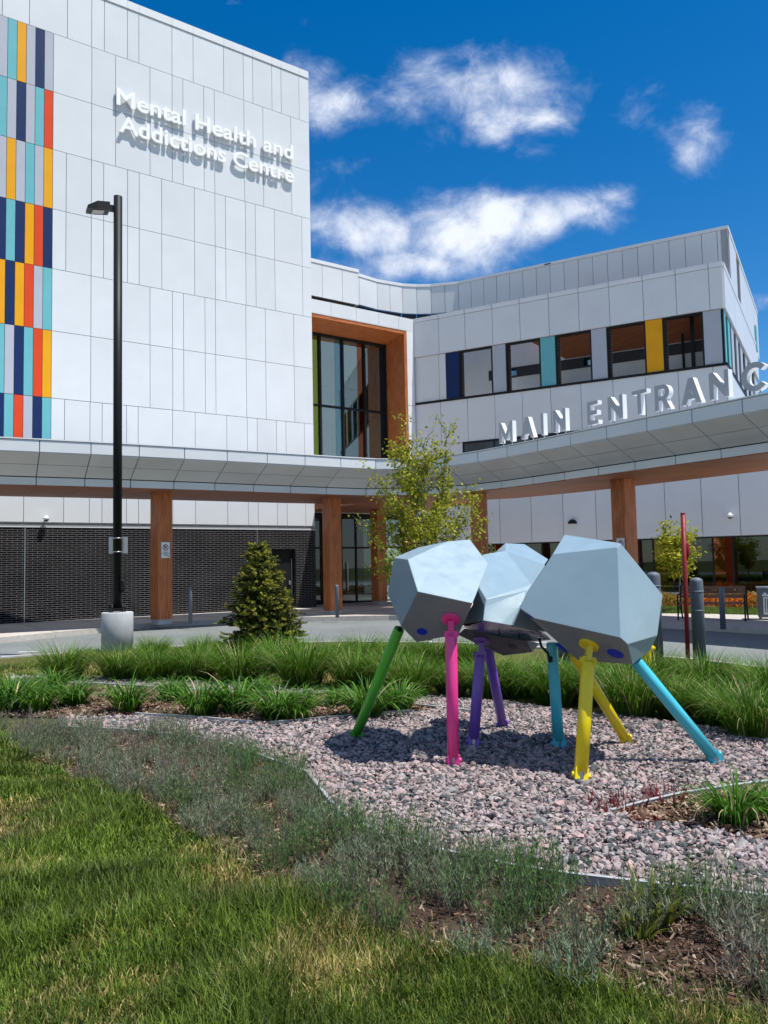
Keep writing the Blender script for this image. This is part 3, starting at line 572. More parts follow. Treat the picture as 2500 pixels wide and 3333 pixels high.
# ---------------------------------------------------------------- link with the big timber-framed window
LF=Frame((1.6,39.3),TT)
link=thing('link_building','white link block with tall wood-framed window between tower and wing','building',LF.pt(-3,-3,0))
boxes('frame_fascia','white_panel',[(a+.008,b-.008,-.2,0,13.24,13.85) for a,b in zip([-7.6,-6.1,-4.75,-3.35,-2.05,-.85],[-6.1,-4.75,-3.35,-2.05,-.85,.05])],link,LF)
boxes('frame_backing','joint_dark',[(-7.6,.04,-.22,-.201,13.3,13.8)],link,LF)
boxes('frame_leg','white_trim',[(-.38,.05,-1.7,0,5.0,9.5),(-.38,.05,-1.7,0,9.52,13.23)],link,LF)
p=LF.pt; mb=MB(); mb.hexa([p(-7.6,-1.65,12.84),p(-.54,-1.65,12.84),p(-.54,-.02,13.04),p(-7.6,-.02,13.04)],[p(-7.6,-1.65,13.2),p(-.54,-1.65,13.2),p(-.54,-.02,13.2),p(-7.6,-.02,13.2)])
# wood uv along s
for i in range(len(mb.U)): pass
mb.U=[]
for f in mb.F:
    for i in f:
        v=np.array(mb.V[i][:2])-LF.P; mb.U.append((float(v@LF.n)+mb.V[i][2],float(v@LF.d)))
mb.build('wood_head','wood_panel',link,fix=True)
boxes('wood_jamb','wood_panel',[(-.53,-.385,-1.65,-.02,5.0,13.19)],link,LF)
boxes('soffit_edge','soffit_metal',[(-7.6,-.39,-.45,-.0,13.205,13.235)],link,LF)
IL=LF.back(-1.6)
ms=[-7.2,-5.05,-4.99,-3.6,-2.2,-.80,-.57]
def lx(u,v,o=-1.6):
    f=LF.back(o); d=ray(u,v); n=np.array([f.n[0],f.n[1],0]); P=np.array([f.P[0],f.P[1],0]); t=((P-CAM)@n)/(d@n); X=CAM+d*t; return float((X-P)[:2]@f.d),float(X[2])
mus=[lx(1041,1300)[0],lx(1115,1300)[0],lx(1186,1300)[0],-.62]
mb=MB()
for x in mus: mb.fbox(IL,x-.05,x+.05,-.05,.10,5,12.84)
mb.fbox(IL,-7.4,-.54,-.05,.08,12.72,12.84); mb.fbox(IL,-7.4,-.54,-.05,.06,lx(1060,1322)[1]-.05,lx(1060,1322)[1]+.05); mb.fbox(IL,-.92,-.56,-.04,.02,5,12.8)
wf=mb.build('window_frame','black_metal',link)
zm=lx(1060,1322)[1]
def pane(a,b,m,o=0.):
    mb=MB(); mb.fbox(IL,a,b,-.02+o,.0+o,5,12.72); mb.build('pane',m,wf)
pane(-7.4,mus[0]-.05,'green_glass'); pane(mus[0]+.05,mus[1]-.42,'window_glass'); pane(mus[1]-.41,mus[1]-.05,'teal_glass'); pane(mus[1]+.05,mus[2]-.40,'window_glass'); pane(mus[2]-.39,mus[2]-.05,'orange_glass'); pane(mus[2]+.05,-.94,'window_glass')
boxes('interior_wall','interior_white',[(-9,1,-4.2,-4.1,4,13)],link,IL); boxes('interior_slab','interior_white',[(-9,-.6,-4,-.6,zm-.15,zm+.15),(-9,-.6,-4,-.3,12.9,13.0),(-9,-.6,-4,-.3,4.7,4.9)],link,IL)
boxes('interior_return','interior_white',[(-.5,-.4,-4.1,-.1,4.7,13)],link,IL)
boxes('interior_column','interior_dark',[(-3.1,-2.8,-2.6,-2.3,4.9,12.9),(-1.6,-1.4,-3.6,-3.3,4.9,12.9)],link,IL)
boxes('interior_rail','corrugated_dark',[(-7,-.7,-.75,-.72,zm+1.15,zm+1.2)],link,IL)
# return between frame and wing
mb=MB(); A_=np.array(LF.pt(.05,-.5,0)[:2]); B_=np.array(WF.pt(-12.6,-.15,0)[:2]); band(mb,A_,B_,5,13.6,.1,0); mb.build('return_wall','white_panel',link)
boxes('roof_slab','interior_dark',[(-9,0,-9,-.25,13.3,13.4)],link,LF)
pb=thing('rooftop_box','small white clad box on the link roof beside the tower','building',LF.pt(-6,-1,13.8))
boxes('cladding','white_panel',[(a+.01,b-.01,-.05,0,14.02,15.56) for a,b in zip([-8,-5.2,-4.1],[-5.2,-4.1,-3.22])],pb,LF)
boxes('core','joint_dark',[(-8,-3.24,-1.4,-.051,14.05,15.5)],pb,LF); boxes('end_wall','white_panel',[(-3.24,-3.20,-1.45,-.0,14.02,15.56)],pb,LF)
boxes('coping','white_trim',[(-8,-3.17,-1.5,.03,15.57,15.73)],pb,LF); boxes('base','joint_dark',[(-8,-3.5,-1.2,-.3,13.6,14.02)],pb,LF)
mb=MB()
for i,(m) in enumerate(('red_accent','grey_accent','orange_accent','teal_accent')):
    boxes('accent_strip',m,[(-5.2+i*.42,-4.82+i*.42,-.299,-.28,13.62,13.99)],pb,LF)

# ---------------------------------------------------------------- entrance vestibule under the canopy
VF=Frame(TF.pt(-.1,-1.55,0),TT)
ves=thing('entrance_vestibule','dark glazed main entrance behind the timber columns','entrance',VF.pt(2.5,-1,.15))
mb=MB()
for x in (0.02,.55,1.35,1.62,2.95,4.2,5.6): mb.fbox(VF,x-.04,x+.04,-.1,0,.15,3.75)
mb.fbox(VF,0,5.6,-.1,0,3.72,3.95); mb.fbox(VF,0,5.6,-.1,0,2.45,2.53); mb.fbox(VF,0,5.6,-.1,0,.15,.22)
vf=mb.build('window_frame','black_metal',ves)
for a,b,m in ((.06,.51,'dark_glass'),(.59,1.31,'dark_glass'),(1.39,1.58,'yellow_glass'),(1.66,2.91,'dark_glass'),(2.99,4.16,'dark_glass'),(4.24,5.56,'window_glass')):
    mb=MB(); mb.fbox(VF,a,b,-.06,-.04,.22,3.72); mb.build('pane',m,vf)
boxes('header','white_panel',[(0,5.7,-.15,.05,3.96,5.0)],ves,VF)
boxes('interior_wall','interior_dark',[(-.1,6,-4,-3.9,.1,4.0)],ves,VF); boxes('roof','interior_white',[(-.1,5.8,-4,-.16,3.96,4.1)],ves,VF)
boxes('interior_reception','interior_white',[(1.8,3.8,-3.0,-2.5,.15,1.1),(.3,1.2,-3.8,-3.7,1.2,3.0)],ves,VF)
boxes('door_handle','steel',[(2.45,2.48,.0,.05,.7,1.9)],vf,VF)
# ---------------------------------------------------------------- canopy ring
cp=[(-22.0,14.2),(-18.2,15.7),(-14.4,17.25),(-11.8,18.45),(-9.36,19.59),(-7.90,20.35),(-5.96,21.43),(-4.05,22.66),(-2.08,23.96),(-1.1,24.62),(-.13,25.20),(.55,25.52),(1.25,25.42),(1.94,24.92),(2.5,24.25),(3.01,23.6),(3.68,22.64),(4.34,21.62),(4.98,20.6),(5.62,19.58),(6.26,18.6),(6.89,17.66),(7.84,16.22),(9.2,14.1),(10.6,11.8),(12,9.4)]
cp=np.array(cp)
for _ in range(2):   # smooth a little
    q=cp.copy(); q[1:-1]=cp[1:-1]*.5+(cp[:-2]+cp[2:])*.25; cp=q
def resample(P,step):
    d=np.r_[0,np.cumsum(np.linalg.norm(np.diff(P,axis=0),axis=1))]; n=int(d[-1]/step); t=np.arange(n+1)*step; return np.c_[np.interp(t,d,P[:,0]),np.interp(t,d,P[:,1])]
CPT=resample(cp,1.22)
def norms(P):
    t=np.gradient(P,axis=0); t/=np.linalg.norm(t,axis=1)[:,None]; return t,np.c_[-t[:,1],t[:,0]]
CT,CN=norms(CPT)          # CN points away from the garden (inward)
canopy=thing('entrance_canopy','sweeping white entrance canopy ring with timber soffit on timber columns','canopy',(1.0,26.5,.15))
def sweep(prof,name,m,panel_gap=.011,thick=.04,split=True,mm=None,swapuv=False):
    """prof: list of (inward offset, z); each segment between two profile points becomes a row of panels"""
    mb=MB(); along=np.r_[0,np.cumsum(np.linalg.norm(np.diff(CPT,axis=0),axis=1))]
    for (o0,z0),(o1,z1) in zip(prof,prof[1:]):
        dx,dz=o1-o0,z1-z0; L=math.hypot(dx,dz); nx,nz=dz/L,-dx/L     # profile normal
        # keep the panel thickness on the inner side
        for i in range(len(CPT)-1):
            q=[]
            for (o,z) in ((o0+dx/L*panel_gap,z0+dz/L*panel_gap),(o1-dx/L*panel_gap,z1-dz/L*panel_gap)):
                for k,g_ in ((i,panel_gap),(i+1,-panel_gap)):
                    P=CPT[k]+CN[k]*o+CT[k]*g_; Q=CPT[k]+CN[k]*(o-nx*thick*-1)+CT[k]*g_; q.append(((P[0],P[1],z),(Q[0],Q[1],z+nz*thick)))
            a,b,c,d=q[0][0],q[1][0],q[3][0],q[2][0]; A,B,C_,D_=q[0][1],q[1][1],q[3][1],q[2][1]
            L0=len(mb.V); mb.V+=[a,b,c,d,A,B,C_,D_]
            for ids in ((0,1,2,3),(7,6,5,4),(4,5,1,0),(5,6,2,1),(6,7,3,2),(7,4,0,3)):
                mb.F.append(tuple(L0+x for x in ids)); mb.M.append(0); mb.sm.append(False)
                for x in ids:
                    al=along[i] if x%4 in (0,3) else along[i+1]; ac=0 if x%4 in (0,1) else L
                    mb.U.append((ac,al))
    return mb.build(name,m,canopy,fix=True)
sweep([(0,4.71),(0,5.02)],'upper_fascia','white_panel')
sweep([(1.0,4.20),(.5,4.455),(.0,4.70)],'soffit_panels','soffit_metal')
sweep([(1.0,3.97),(1.0,4.19)],'lower_band','white_panel')
sweep([(4.3,3.955),(3.2,3.955),(2.1,3.955),(1.0,3.955)],'wood_soffit','wood_slat',.004)
sweep([(4.3,3.955),(4.3,4.25)],'inner_band','wood_slat',.004)
sweep([(4.33,4.26),(4.33,5.0)],'inner_fascia','white_panel')
# inner solid body (hides gaps) and roof deck
mb=MB()
for i in range(len(CPT)-1):
    pr=[(.05,4.74),(.05,4.97),(4.27,4.97),(4.27,4.02),(1.06,4.02),(1.06,4.23)]
    a=[(*(CPT[i]+CN[i]*o),z) for o,z in pr]; b=[(*(CPT[i+1]+CN[i+1]*o),z) for o,z in pr]
    for k in range(6): k2=(k+1)%6; mb.face([a[k],b[k],b[k2],a[k2]])
mb.build('core','joint_dark',canopy,fix=True)
mb=MB()
for i in range(len(CPT)-1):
    a,b=CPT[i],CPT[i+1]; p4=[a-CN[i]*.02,b-CN[i+1]*.02,b+CN[i+1]*4.32,a+CN[i]*4.32]; mb.hexa([(*q,5.021) for q in p4],[(*q,5.05) for q in p4])
mb.build('roof_deck','white_trim',canopy,fix=True)
# small timber slab joining ring and entrance
mb=MB(); q4=[TF.pt(.1,3.2,0)[:2],TF.pt(4.2,4.6,0)[:2],TF.pt(5.4,-1.4,0)[:2],TF.pt(.1,-1.4,0)[:2]]
mb.hexa([(*q,3.98) for q in q4],[(*q,4.9) for q in q4]); mb.build('entrance_slab','wood_slat',canopy,fix=True)
def column(x,y,rot,w,z1=3.96,label=None):
    f=Frame((x,y),R(rot)); h=w/2; mb=MB(); mb.fbox(f,-h,h,-h,h,.28,z1); c=mb.build('column','wood_panel',canopy,bevel=.006)
    mb=MB(); mb.fbox(f,-h+.02,h-.02,-h+.02,h-.02,.13,.28); b=mb.build('plinth','concrete_base',canopy); b.parent=c; return f
c1=G(520,2032,.15); col1=column(c1[0]-.03,c1[1]+.30,44,.46); c2=G(1090,2001,.15); column(c2[0]-.07,c2[1]+.27,34,.455)
k3=D(2035,1559,22.2); col3=column(k3[0],22.45,-55,.475); k4=D(1560,1600,25.6); column(k4[0],25.8,-12,.50); k5=G(1236,1967,.15); column(k5[0],k5[1]+.2,40,.46)
column(*TF.pt(3.6,1.2,0)[:2],36,.46); column(CPT[-3][0]+CN[-3][0]*1.5,CPT[-3][1]+CN[-3][1]*1.5,-55,.475); column(*(CPT[4]+CN[4]*1.55),24,.46)

def arc_(cx,cy,rx,ry,a0,a1,n=14): return [(cx+rx*math.cos(R(a0+(a1-a0)*i/n)),cy+ry*math.sin(R(a0+(a1-a0)*i/n))) for i in range(n+1)]
t_=.175
GLY={'I':[[(0,0),(t_,0),(t_,1),(0,1)]],'E':[[(0,0),(.62,0),(.62,t_*.9),(t_,t_*.9),(t_,.41),(.56,.41),(.56,.59),(t_,.59),(t_,1-t_*.9),(.62,1-t_*.9),(.62,1),(0,1)]],
'T':[[(.27,0),(.27+t_,0),(.27+t_,1-t_*.9),(.75,1-t_*.9),(.75,1),(0,1),(0,1-t_*.9),(.27,1-t_*.9)]],
'N':[[(0,0),(t_,0),(t_,.62),(.80-t_,0),(.80,0),(.80,1),(.80-t_,1),(.80-t_,.38),(t_,1),(0,1)]],
'M':[[(0,0),(t_,0),(t_,.60),(.41,.12),(.55,.12),(.96-t_,.60),(.96-t_,0),(.96,0),(.96,1),(.96-t_,1),(.48,.42),(t_,1),(0,1)]],
'A':[[(0,0),(.22,0),(.29,.19),(.59,.19),(.66,0),(.88,0),(.55,1),(.33,1)],[(.355,.36),(.525,.36),(.44,.66)]],
'R':[[(0,0),(t_,0),(t_,.37),(.33,.37),(.50,0),(.74,0),(.53,.41)]+arc_(.39,.69,.30,.31,-62,90)+[(0,1)],[(t_,.54),(t_,.83)]+arc_(.38,.685,.12,.145,90,-90)],
'C':[arc_(.5,.5,.52,.52,40,320,40)+arc_(.5,.5,.30,.32,320,40,40)]}
def glyph(ch,h,ext):
    cu=bpy.data.curves.new('g','CURVE'); cu.dimensions='2D'; cu.fill_mode='BOTH'; cu.extrude=ext
    for sp in GLY[ch]:
        q=cu.splines.new('POLY'); q.points.add(len(sp)-1); q.use_cyclic_u=True
        for p_,(x,y) in zip(q.points,sp): p_.co=(x*h,y*h,0,1)
    o=bpy.data.objects.new('g',cu); C.objects.link(o); bpy.context.view_layer.update(); me=bpy.data.meshes.new_from_object(o.evaluated_get(bpy.context.evaluated_depsgraph_get())); bpy.data.objects.remove(o); bpy.data.curves.remove(cu); return me
# ---------------------------------------------------------------- MAIN ENTRANCE letters on the canopy edge
cs=thing('canopy_lettering','large upright white letters reading MAIN ENTRANCE on the canopy edge','sign',tuple(CPT[20])+(5.05,))
dense=resample(cp,.02); dt,dn=norms(dense); dproj=np.array([proj((x,y,5.05))[0] if y>2 else 1e9 for x,y in dense])
right=np.where((dense[:,0]>1.5)&(dense[:,1]>10))[0]
ent=[('M',1649),('A',1718),('I',1768),('N',1823),('E',1932),('N',2005),('T',2085),('R',2160),('A',2251),('N',2343),('C',2454),('E',2565)]
for ch,pu in ent:
    pu-=14
    k=right[np.argmin(np.abs(dproj[right]-pu))]; P=dense[k]+dn[k]*.22; tx,ty=dt[k]; nx,ny=-dn[k]
    me=glyph(ch,.59,.075); vs=[tuple(v.co) for v in me.vertices]; x0=min(v[0] for v in vs);x1=max(v[0] for v in vs)
    xc=(x0+x1)/2; b=MB(); zb=5.17; X=[(P[0]+tx*(v[0]-xc)+nx*v[2],P[1]+ty*(v[0]-xc)+ny*v[2],zb+v[1]) for v in vs]
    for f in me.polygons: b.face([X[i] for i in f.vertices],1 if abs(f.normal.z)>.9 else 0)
    o=b.build('letter',['white_trim','letter_face_shade'],cs); bm=bmesh.new(); bm.from_mesh(o.data); bmesh.ops.remove_doubles(bm,verts=bm.verts,dist=1e-4); bmesh.ops.recalc_face_normals(bm,faces=bm.faces); bm.to_mesh(o.data); bm.free()
    b=MB(); 
    for off in ((0,) if ch in 'IT' else (-(x1-x0)*.32,(x1-x0)*.32) if ch not in 'C' else (-.04,.1)):
        q=P+np.array([tx,ty])*off; b.tube([(q[0],q[1],5.05),(q[0],q[1],5.20)],.016,6)
    b.build('post','steel',o)
b=MB()
i0=right[np.argmin(np.abs(dproj[right]-1625))]; i1=right[np.argmin(np.abs(dproj[right]-2700))]
for i in range(i0,i1,40):
    j=min(i+40,i1); a=dense[i]+dn[i]*.15; c=dense[j]+dn[j]*.15; a2=dense[i]+dn[i]*.3; c2_=dense[j]+dn[j]*.3
    b.hexa([(*a,5.052),(*c,5.052),(*c2_,5.052),(*a2,5.052)],[(*a,5.08),(*c,5.08),(*c2_,5.08),(*a2,5.08)])
b.build('base_rail','white_trim',cs,fix=True)

# ---------------------------------------------------------------- ground
def sheet(name,poly,z,m,kind='structure'):
    bm=bmesh.new(); vs=[bm.verts.new((float(x),float(y),z)) for x,y in poly]; f=bm.faces.new(vs); bm.normal_update()
    if f.normal.z<0: f.normal_flip()
    me=bpy.data.meshes.new(name); bm.to_mesh(me); bm.free(); me.materials.append(MT[m]); o=bpy.data.objects.new(name,me); C.objects.link(o); tag(o,kind=kind); return o
def raised(name,poly,z0,z1,m):
    mb=MB(); mb.prism(poly,z0,z1); o=mb.build(name,m,fix=True); tag(o,kind='structure'); return o
raised('ground',[(-600,-600),(600,-600),(600,600),(-600,600)],-.5,-.03,'lawn_base')
raised('road',[(-60,-30),(60,-30),(60,80),(-60,80)],-.02,0,'asphalt')
pz=[tuple(G(u,v,.0)[:2]) for u,v in ((0,2095),(160,2078),(332,2061),(433,2050),(580,2039),(747,2031),(975,2024),(1266,2019))]
pz=[(-30,9),(-16,16.5)]+pz+[(1.6,24.6),(2.9,23.7),(4.2,22.6),(5.6,21.4)]+[tuple(G(u,v,0)[:2]) for u,v in ((2160,2046),(2500,2066))]+[(12.5,11),(18,4),(40,4),(40,60),(-30,60)]
raised('pavement',pz,.002,.15,'concrete')
kb=[(-30,12.5),(-12,14.0),(-7.2,15.16),(-6.2,15.7),(-5,16.35),(-3,16.9),(-1,16.9),(1.2,16.2),(2.8,14.9),(4.0,13.6),(4.75,12.7),(5.4,11.4),(6.4,9.4),(8,6.5),(12,0),(14,-8),(-30,-8)]
raised('garden_bed',kb,.004,.12,'lawn_base')
km=MB()
for a,b in zip(kb[:-2],kb[1:-1]):
    f=Frame(a,math.atan2(b[1]-a[1],b[0]-a[0])); L=math.dist(a,b); km.fbox(f,-.01,L-.01,-.16,-.012,.003,.15)
tag(km.build('kerb','kerb_concrete'),'pale concrete kerb round the planted island beside the road','kerb',kind='structure')
km=MB(); m1=G(90,2122,.0)
for a,b in (((60,2122),(125,2120)),((1700,2092),(1780,2090))):
    A_=G(*a,0.004);B_=G(*b,0.004); f=Frame(A_,math.atan2(B_[1]-A_[1],B_[0]-A_[0])); km.fbox(f,0,math.dist(A_[:2],B_[:2]),-.05,.05,.001,.005)
tag(km.build('road_marking','road_paint'),kind='structure')
lawn_px=[(-900,2330),(0,2400),(120,2480),(260,2545),(430,2625),(640,2725),(800,2835),(950,2935),(1100,3020),(1300,3085),(1600,3165),(2000,3235),(2500,3330),(3600,3600)]
lawn=gpoly(lawn_px)+[(8,-2),(-12,-2)]
soil_px=lawn_px[:]+[(3600,3150),(2500,2950),(2150,2905),(1850,2870),(1660,2840),(1450,2795),(1250,2740),(1110,2670),(1055,2600),(1000,2530),(905,2497),(760,2443),(560,2402),(180,2378),(-200,2362),(-900,2300)]
soil=gpoly(soil_px)
G1_px=[(190,2342),(440,2338),(700,2352),(880,2362),(1240,2332),(1380,2322),(1440,2312),(1352,2302),(1345,2285),(1400,2272),(1530,2283),(1650,2292),(1900,2328),(2100,2348),(2300,2378),(2500,2418),(3000,2500),(3000,2560),(2500,2560),(2220,2598),(1990,2655),(2060,2690),(2250,2705),(2500,2755),(3000,2830),(3000,3010),(2500,2945),(2150,2905),(1850,2870),(1660,2840),(1450,2795),(1250,2740),(1110,2670),(1055,2600),(1000,2530),(905,2497),(760,2443),(560,2402),(190,2376)]
G1=gpoly(G1_px)
G2_px=[(40,2203),(300,2208),(520,2214),(900,2242),(1080,2256),(1000,2266),(800,2262),(560,2246),(300,2232),(40,2220)]
G2p=gpoly(G2_px)
mulchA=gpoly([(-300,2225),(300,2236),(560,2250),(800,2266),(1010,2268),(1340,2290),(1350,2302),(1430,2312),(1380,2320),(1240,2330),(880,2360),(700,2350),(440,2336),(180,2340),(-100,2334),(-300,2330)])
mulchB=gpoly([(1992,2655),(2220,2600),(2500,2562),(3000,2562),(3000,2828),(2500,2753),(2250,2703),(2060,2688)])
sheet('lawn',lawn,.124,'lawn_base'); sheet('soil_bed',soil,.128,'soil'); sheet('gravel_bed',G1,.132,'gravel_base'); sheet('gravel_path',G2p,.132,'gravel_base')
sheet('mulch_bed',mulchA,.136,'mulch_base'); sheet('mulch_corner',mulchB,.136,'mulch_base')
mb=MB(); jf=Frame(TF.pt(-11,4.2,0),TT)
for i in range(16): mb.fbox(jf,i*1.8,i*1.8+.012,-4.1,1.1,.1505,.1535)
for k_ in (0,-2.0): mb.fbox(jf,-1,26,k_,k_+.012,.1540,.1560)
jf2=Frame(WF.pt(-3,9.6,0),TW)
for i in range(12): mb.fbox(jf2,i*1.8-6,i*1.8-5.988,-5,1.4,.1505,.1535)
tag(mb.build('pavement_joint','joint_dark'),kind='structure')
# steel edging
def edging(px,label,h=.045,w=.012):
    p_=[G(u,v,.13)[:2] for u,v in px]; mb=MB()
    for a,b in zip(p_,p_[1:]):
        f=Frame(a,math.atan2(b[1]-a[1],b[0]-a[0])); mb.fbox(f,0,math.dist(a,b),-w/2,w/2,.10,.13+h); mb.fbox(f,0,math.dist(a,b),-w/2-.006,w/2+.006,.13+h,.134+h)
    return tag(mb.build('metal_edging','edging_steel'),label,'edging','steel edging strips between the beds')
edging([(740,2432),(905,2497),(1000,2530),(1055,2600),(1110,2670),(1250,2740),(1450,2795),(1660,2842),(1850,2872),(2150,2907),(2500,2947),(3000,3012)],'long curved steel edging between the near gravel and the dry shrubs')
edging([(880,2364),(1060,2348),(1240,2332),(1340,2324)],'bright straight steel edging behind the green sculpture foot')
edging([(180,2378),(420,2388),(560,2404),(700,2424)],'short steel edging along the narrow gravel strip at left')
edging([(440,2334),(640,2346),(820,2362)],'thin steel edging behind the narrow gravel strip in front of the daylilies')
edging([(1990,2660),(2100,2630),(2220,2602),(2360,2580),(2500,2562),(2700,2535)],'steel edging beside the mulch corner with the single daylily')
edging([(1345,2302),(1450,2314),(1560,2326)],'thin dark steel edging behind the pink and purple legs',.04)
edging([(30,2226),(300,2234),(560,2250),(800,2266),(1000,2268)],'thin steel edging behind the front row of daylilies',.05)

# crushed stone
def ico():
    t=(1+5**.5)/2; v=np.array([(-1,t,0),(1,t,0),(-1,-t,0),(1,-t,0),(0,-1,t),(0,1,t),(0,-1,-t),(0,1,-t),(t,0,-1),(t,0,1),(-t,0,-1),(-t,0,1)],float); v/=np.linalg.norm(v[0])
    f=np.array([(0,11,5),(0,5,1),(0,1,7),(0,7,10),(0,10,11),(1,5,9),(5,11,4),(11,10,2),(10,7,6),(7,1,8),(3,9,4),(3,4,2),(3,2,6),(3,6,8),(3,8,9),(4,9,5),(2,4,11),(6,2,10),(8,6,7),(9,8,1)]); return v,f
IV,IF=ico()
def stones(Q,size,z,name,m='crushed_stone'):
    n=len(Q); v=IV[None]*(1+.38*(rng.random((n,12,1))-.5)*2)*.5
    sc3=np.c_[rng.uniform(.8,1.5,n),rng.uniform(.6,1.05,n),rng.uniform(.4,.8,n)]*size[:,None]; v=v*sc3[:,None,:]
    ax=rng.normal(size=(n,3)); ax[:,2]*=1.6; ax/=np.linalg.norm(ax,axis=1)[:,None]; an=rng.uniform(0,6.28,n); 
    tilt=rng.normal(size=n)*.45; c,s_=np.cos(an)[:,None],np.sin(an)[:,None]
    x=v[...,0]*np.cos(tilt)[:,None]-v[...,2]*np.sin(tilt)[:,None]; zz=v[...,0]*np.sin(tilt)[:,None]+v[...,2]*np.cos(tilt)[:,None]; y=v[...,1]
    X=x*c-y*s_; Y=x*s_+y*c
    P=np.stack([X+Q[:,0:1],Y+Q[:,1:2],zz+z[:,None]],-1); F=(IF[None]+12*np.arange(n)[:,None,None]).reshape(-1,3)
    o=fast(name,P.reshape(-1,3),F,m); return o
def dist_d(near,far): return lambda Q: np.clip((near/np.maximum(Q[:,1],.5)),0,1)*1.0
Q=scatter(G1,2900,lambda Q:np.where(Q[:,1]<7,1,.85)*((np.abs(Q[:,0])<Q[:,1]*.55+.4)))
sz=rng.gamma(6,.0044,len(Q))+.005; zz=.132+rng.random(len(Q))*.022+sz*.12
tag(stones(Q,sz,zz,'gravel'),'pinkish grey crushed stone spread under the sculpture','gravel',kind='stuff')
Q=scatter(G2p,900); tag(stones(Q,rng.gamma(9,.0045,len(Q)),np.full(len(Q),.14),'gravel_strip'),'narrow strip of pale crushed stone behind the daylilies','gravel',kind='stuff')
# bark chips
def chips(Q,name,label,z=.138,m='bark_chip',sz_=(.03,.01)):
    n=len(Q); L=rng.uniform(.4,1.5,n)*sz_[0]; W=rng.uniform(.4,1.6,n)*sz_[1]; a=rng.uniform(0,6.28,n); tl=rng.normal(size=n)*.35
    c,s_=np.cos(a),np.sin(a); base=np.c_[Q,np.full(n,z)+rng.random(n)*.02]; e1=np.c_[c*np.cos(tl),s_*np.cos(tl),np.sin(tl)]*L[:,None]; e2=np.c_[-s_,c,rng.normal(size=n)*.3]*W[:,None]; e3=np.array([0,0,.005])
    P=np.stack([base-e1-e2,base+e1-e2,base+e1+e2,base-e1+e2,base-e1-e2*.7+e3,base+e1-e2*.7+e3,base+e1+e2*.7+e3,base-e1+e2*.7+e3],1)
    f=np.array([(4,5,6,7),(0,1,5,4),(1,2,6,5),(2,3,7,6),(3,0,4,7)]); F=(f[None]+8*np.arange(n)[:,None,None]).reshape(-1,4)
    return tag(fast(name,P.reshape(-1,3),F,m),label,'mulch',kind='stuff')
chips(scatter(mulchA,900,lambda Q:(np.abs(Q[:,0])<Q[:,1]*.55+.4)*1.),'bark_mulch','reddish brown bark mulch around the front row of daylilies')
chips(scatter(mulchB,2600,lambda Q:(np.abs(Q[:,0])<Q[:,1]*.55+.4)*1.),'bark_mulch','reddish brown bark mulch around the single daylily at right')
chips(scatter(soil,2200,lambda Q:(np.abs(Q[:,0])<Q[:,1]*.55+.4)*np.clip(.5+vnoise(Q,1.4,5),.1,1)),'wood_litter','dry twigs and leaf litter over the bare soil beside the lawn',.13,'bark_chip',(.018,.0042))

# ---------------------------------------------------------------- blades, tufts, plants
def blades(B,H,az,bend,wid,col,segs=3,tip=None,start=.15,late=False):
    """curved tapering strips; B (n,3) base, H length, az azimuth of lean, bend total bend (rad), start initial lean"""
    n=len(B); k=segs+1; V=np.zeros((n,k,2,3)); ang=np.broadcast_to(start,(n,)).astype(float).copy(); pos=B.astype(float).copy(); d=np.c_[np.cos(az),np.sin(az)]; side=np.c_[-np.sin(az),np.cos(az),np.zeros(n)]
    rot=rng.uniform(-.9,.9,n); side=side*np.cos(rot)[:,None]+np.c_[np.cos(az),np.sin(az),np.zeros(n)]*np.sin(rot)[:,None]
    for i in range(k):
        wv=wid*(1-(i/segs)**1.7*.92); V[:,i,0]=pos-side*wv[:,None]/2; V[:,i,1]=pos+side*wv[:,None]/2
        st=H/segs; pos=pos+np.c_[d*np.sin(ang)[:,None],np.cos(ang)]*st[:,None]; ang=ang+(bend/segs if not late else bend*(2*i+1)/segs**2)
    F=[]
    for i in range(segs): F.append((2*i,2*i+1,2*i+3,2*i+2))
    F=(np.array(F)[None]+2*k*np.arange(n)[:,None,None]).reshape(-1,4)
    cc=np.repeat(col[:,None,:],2*k,1); 
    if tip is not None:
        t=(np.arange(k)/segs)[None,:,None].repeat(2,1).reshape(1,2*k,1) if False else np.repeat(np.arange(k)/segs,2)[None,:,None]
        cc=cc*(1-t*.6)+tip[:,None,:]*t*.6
    return V.reshape(-1,3),F,cc.reshape(-1,3)
def merge(L):
    V=[];F=[];Cc=[];o=0
    for v,f,c in L: V.append(v);F.append(f+o);Cc.append(c);o+=len(v)
    return np.concatenate(V),np.concatenate(F),np.concatenate(Cc)
def mixc(a,b,t): a=np.array(a);b=np.array(b); return a[None]*(1-t[:,None])+b[None]*t[:,None]
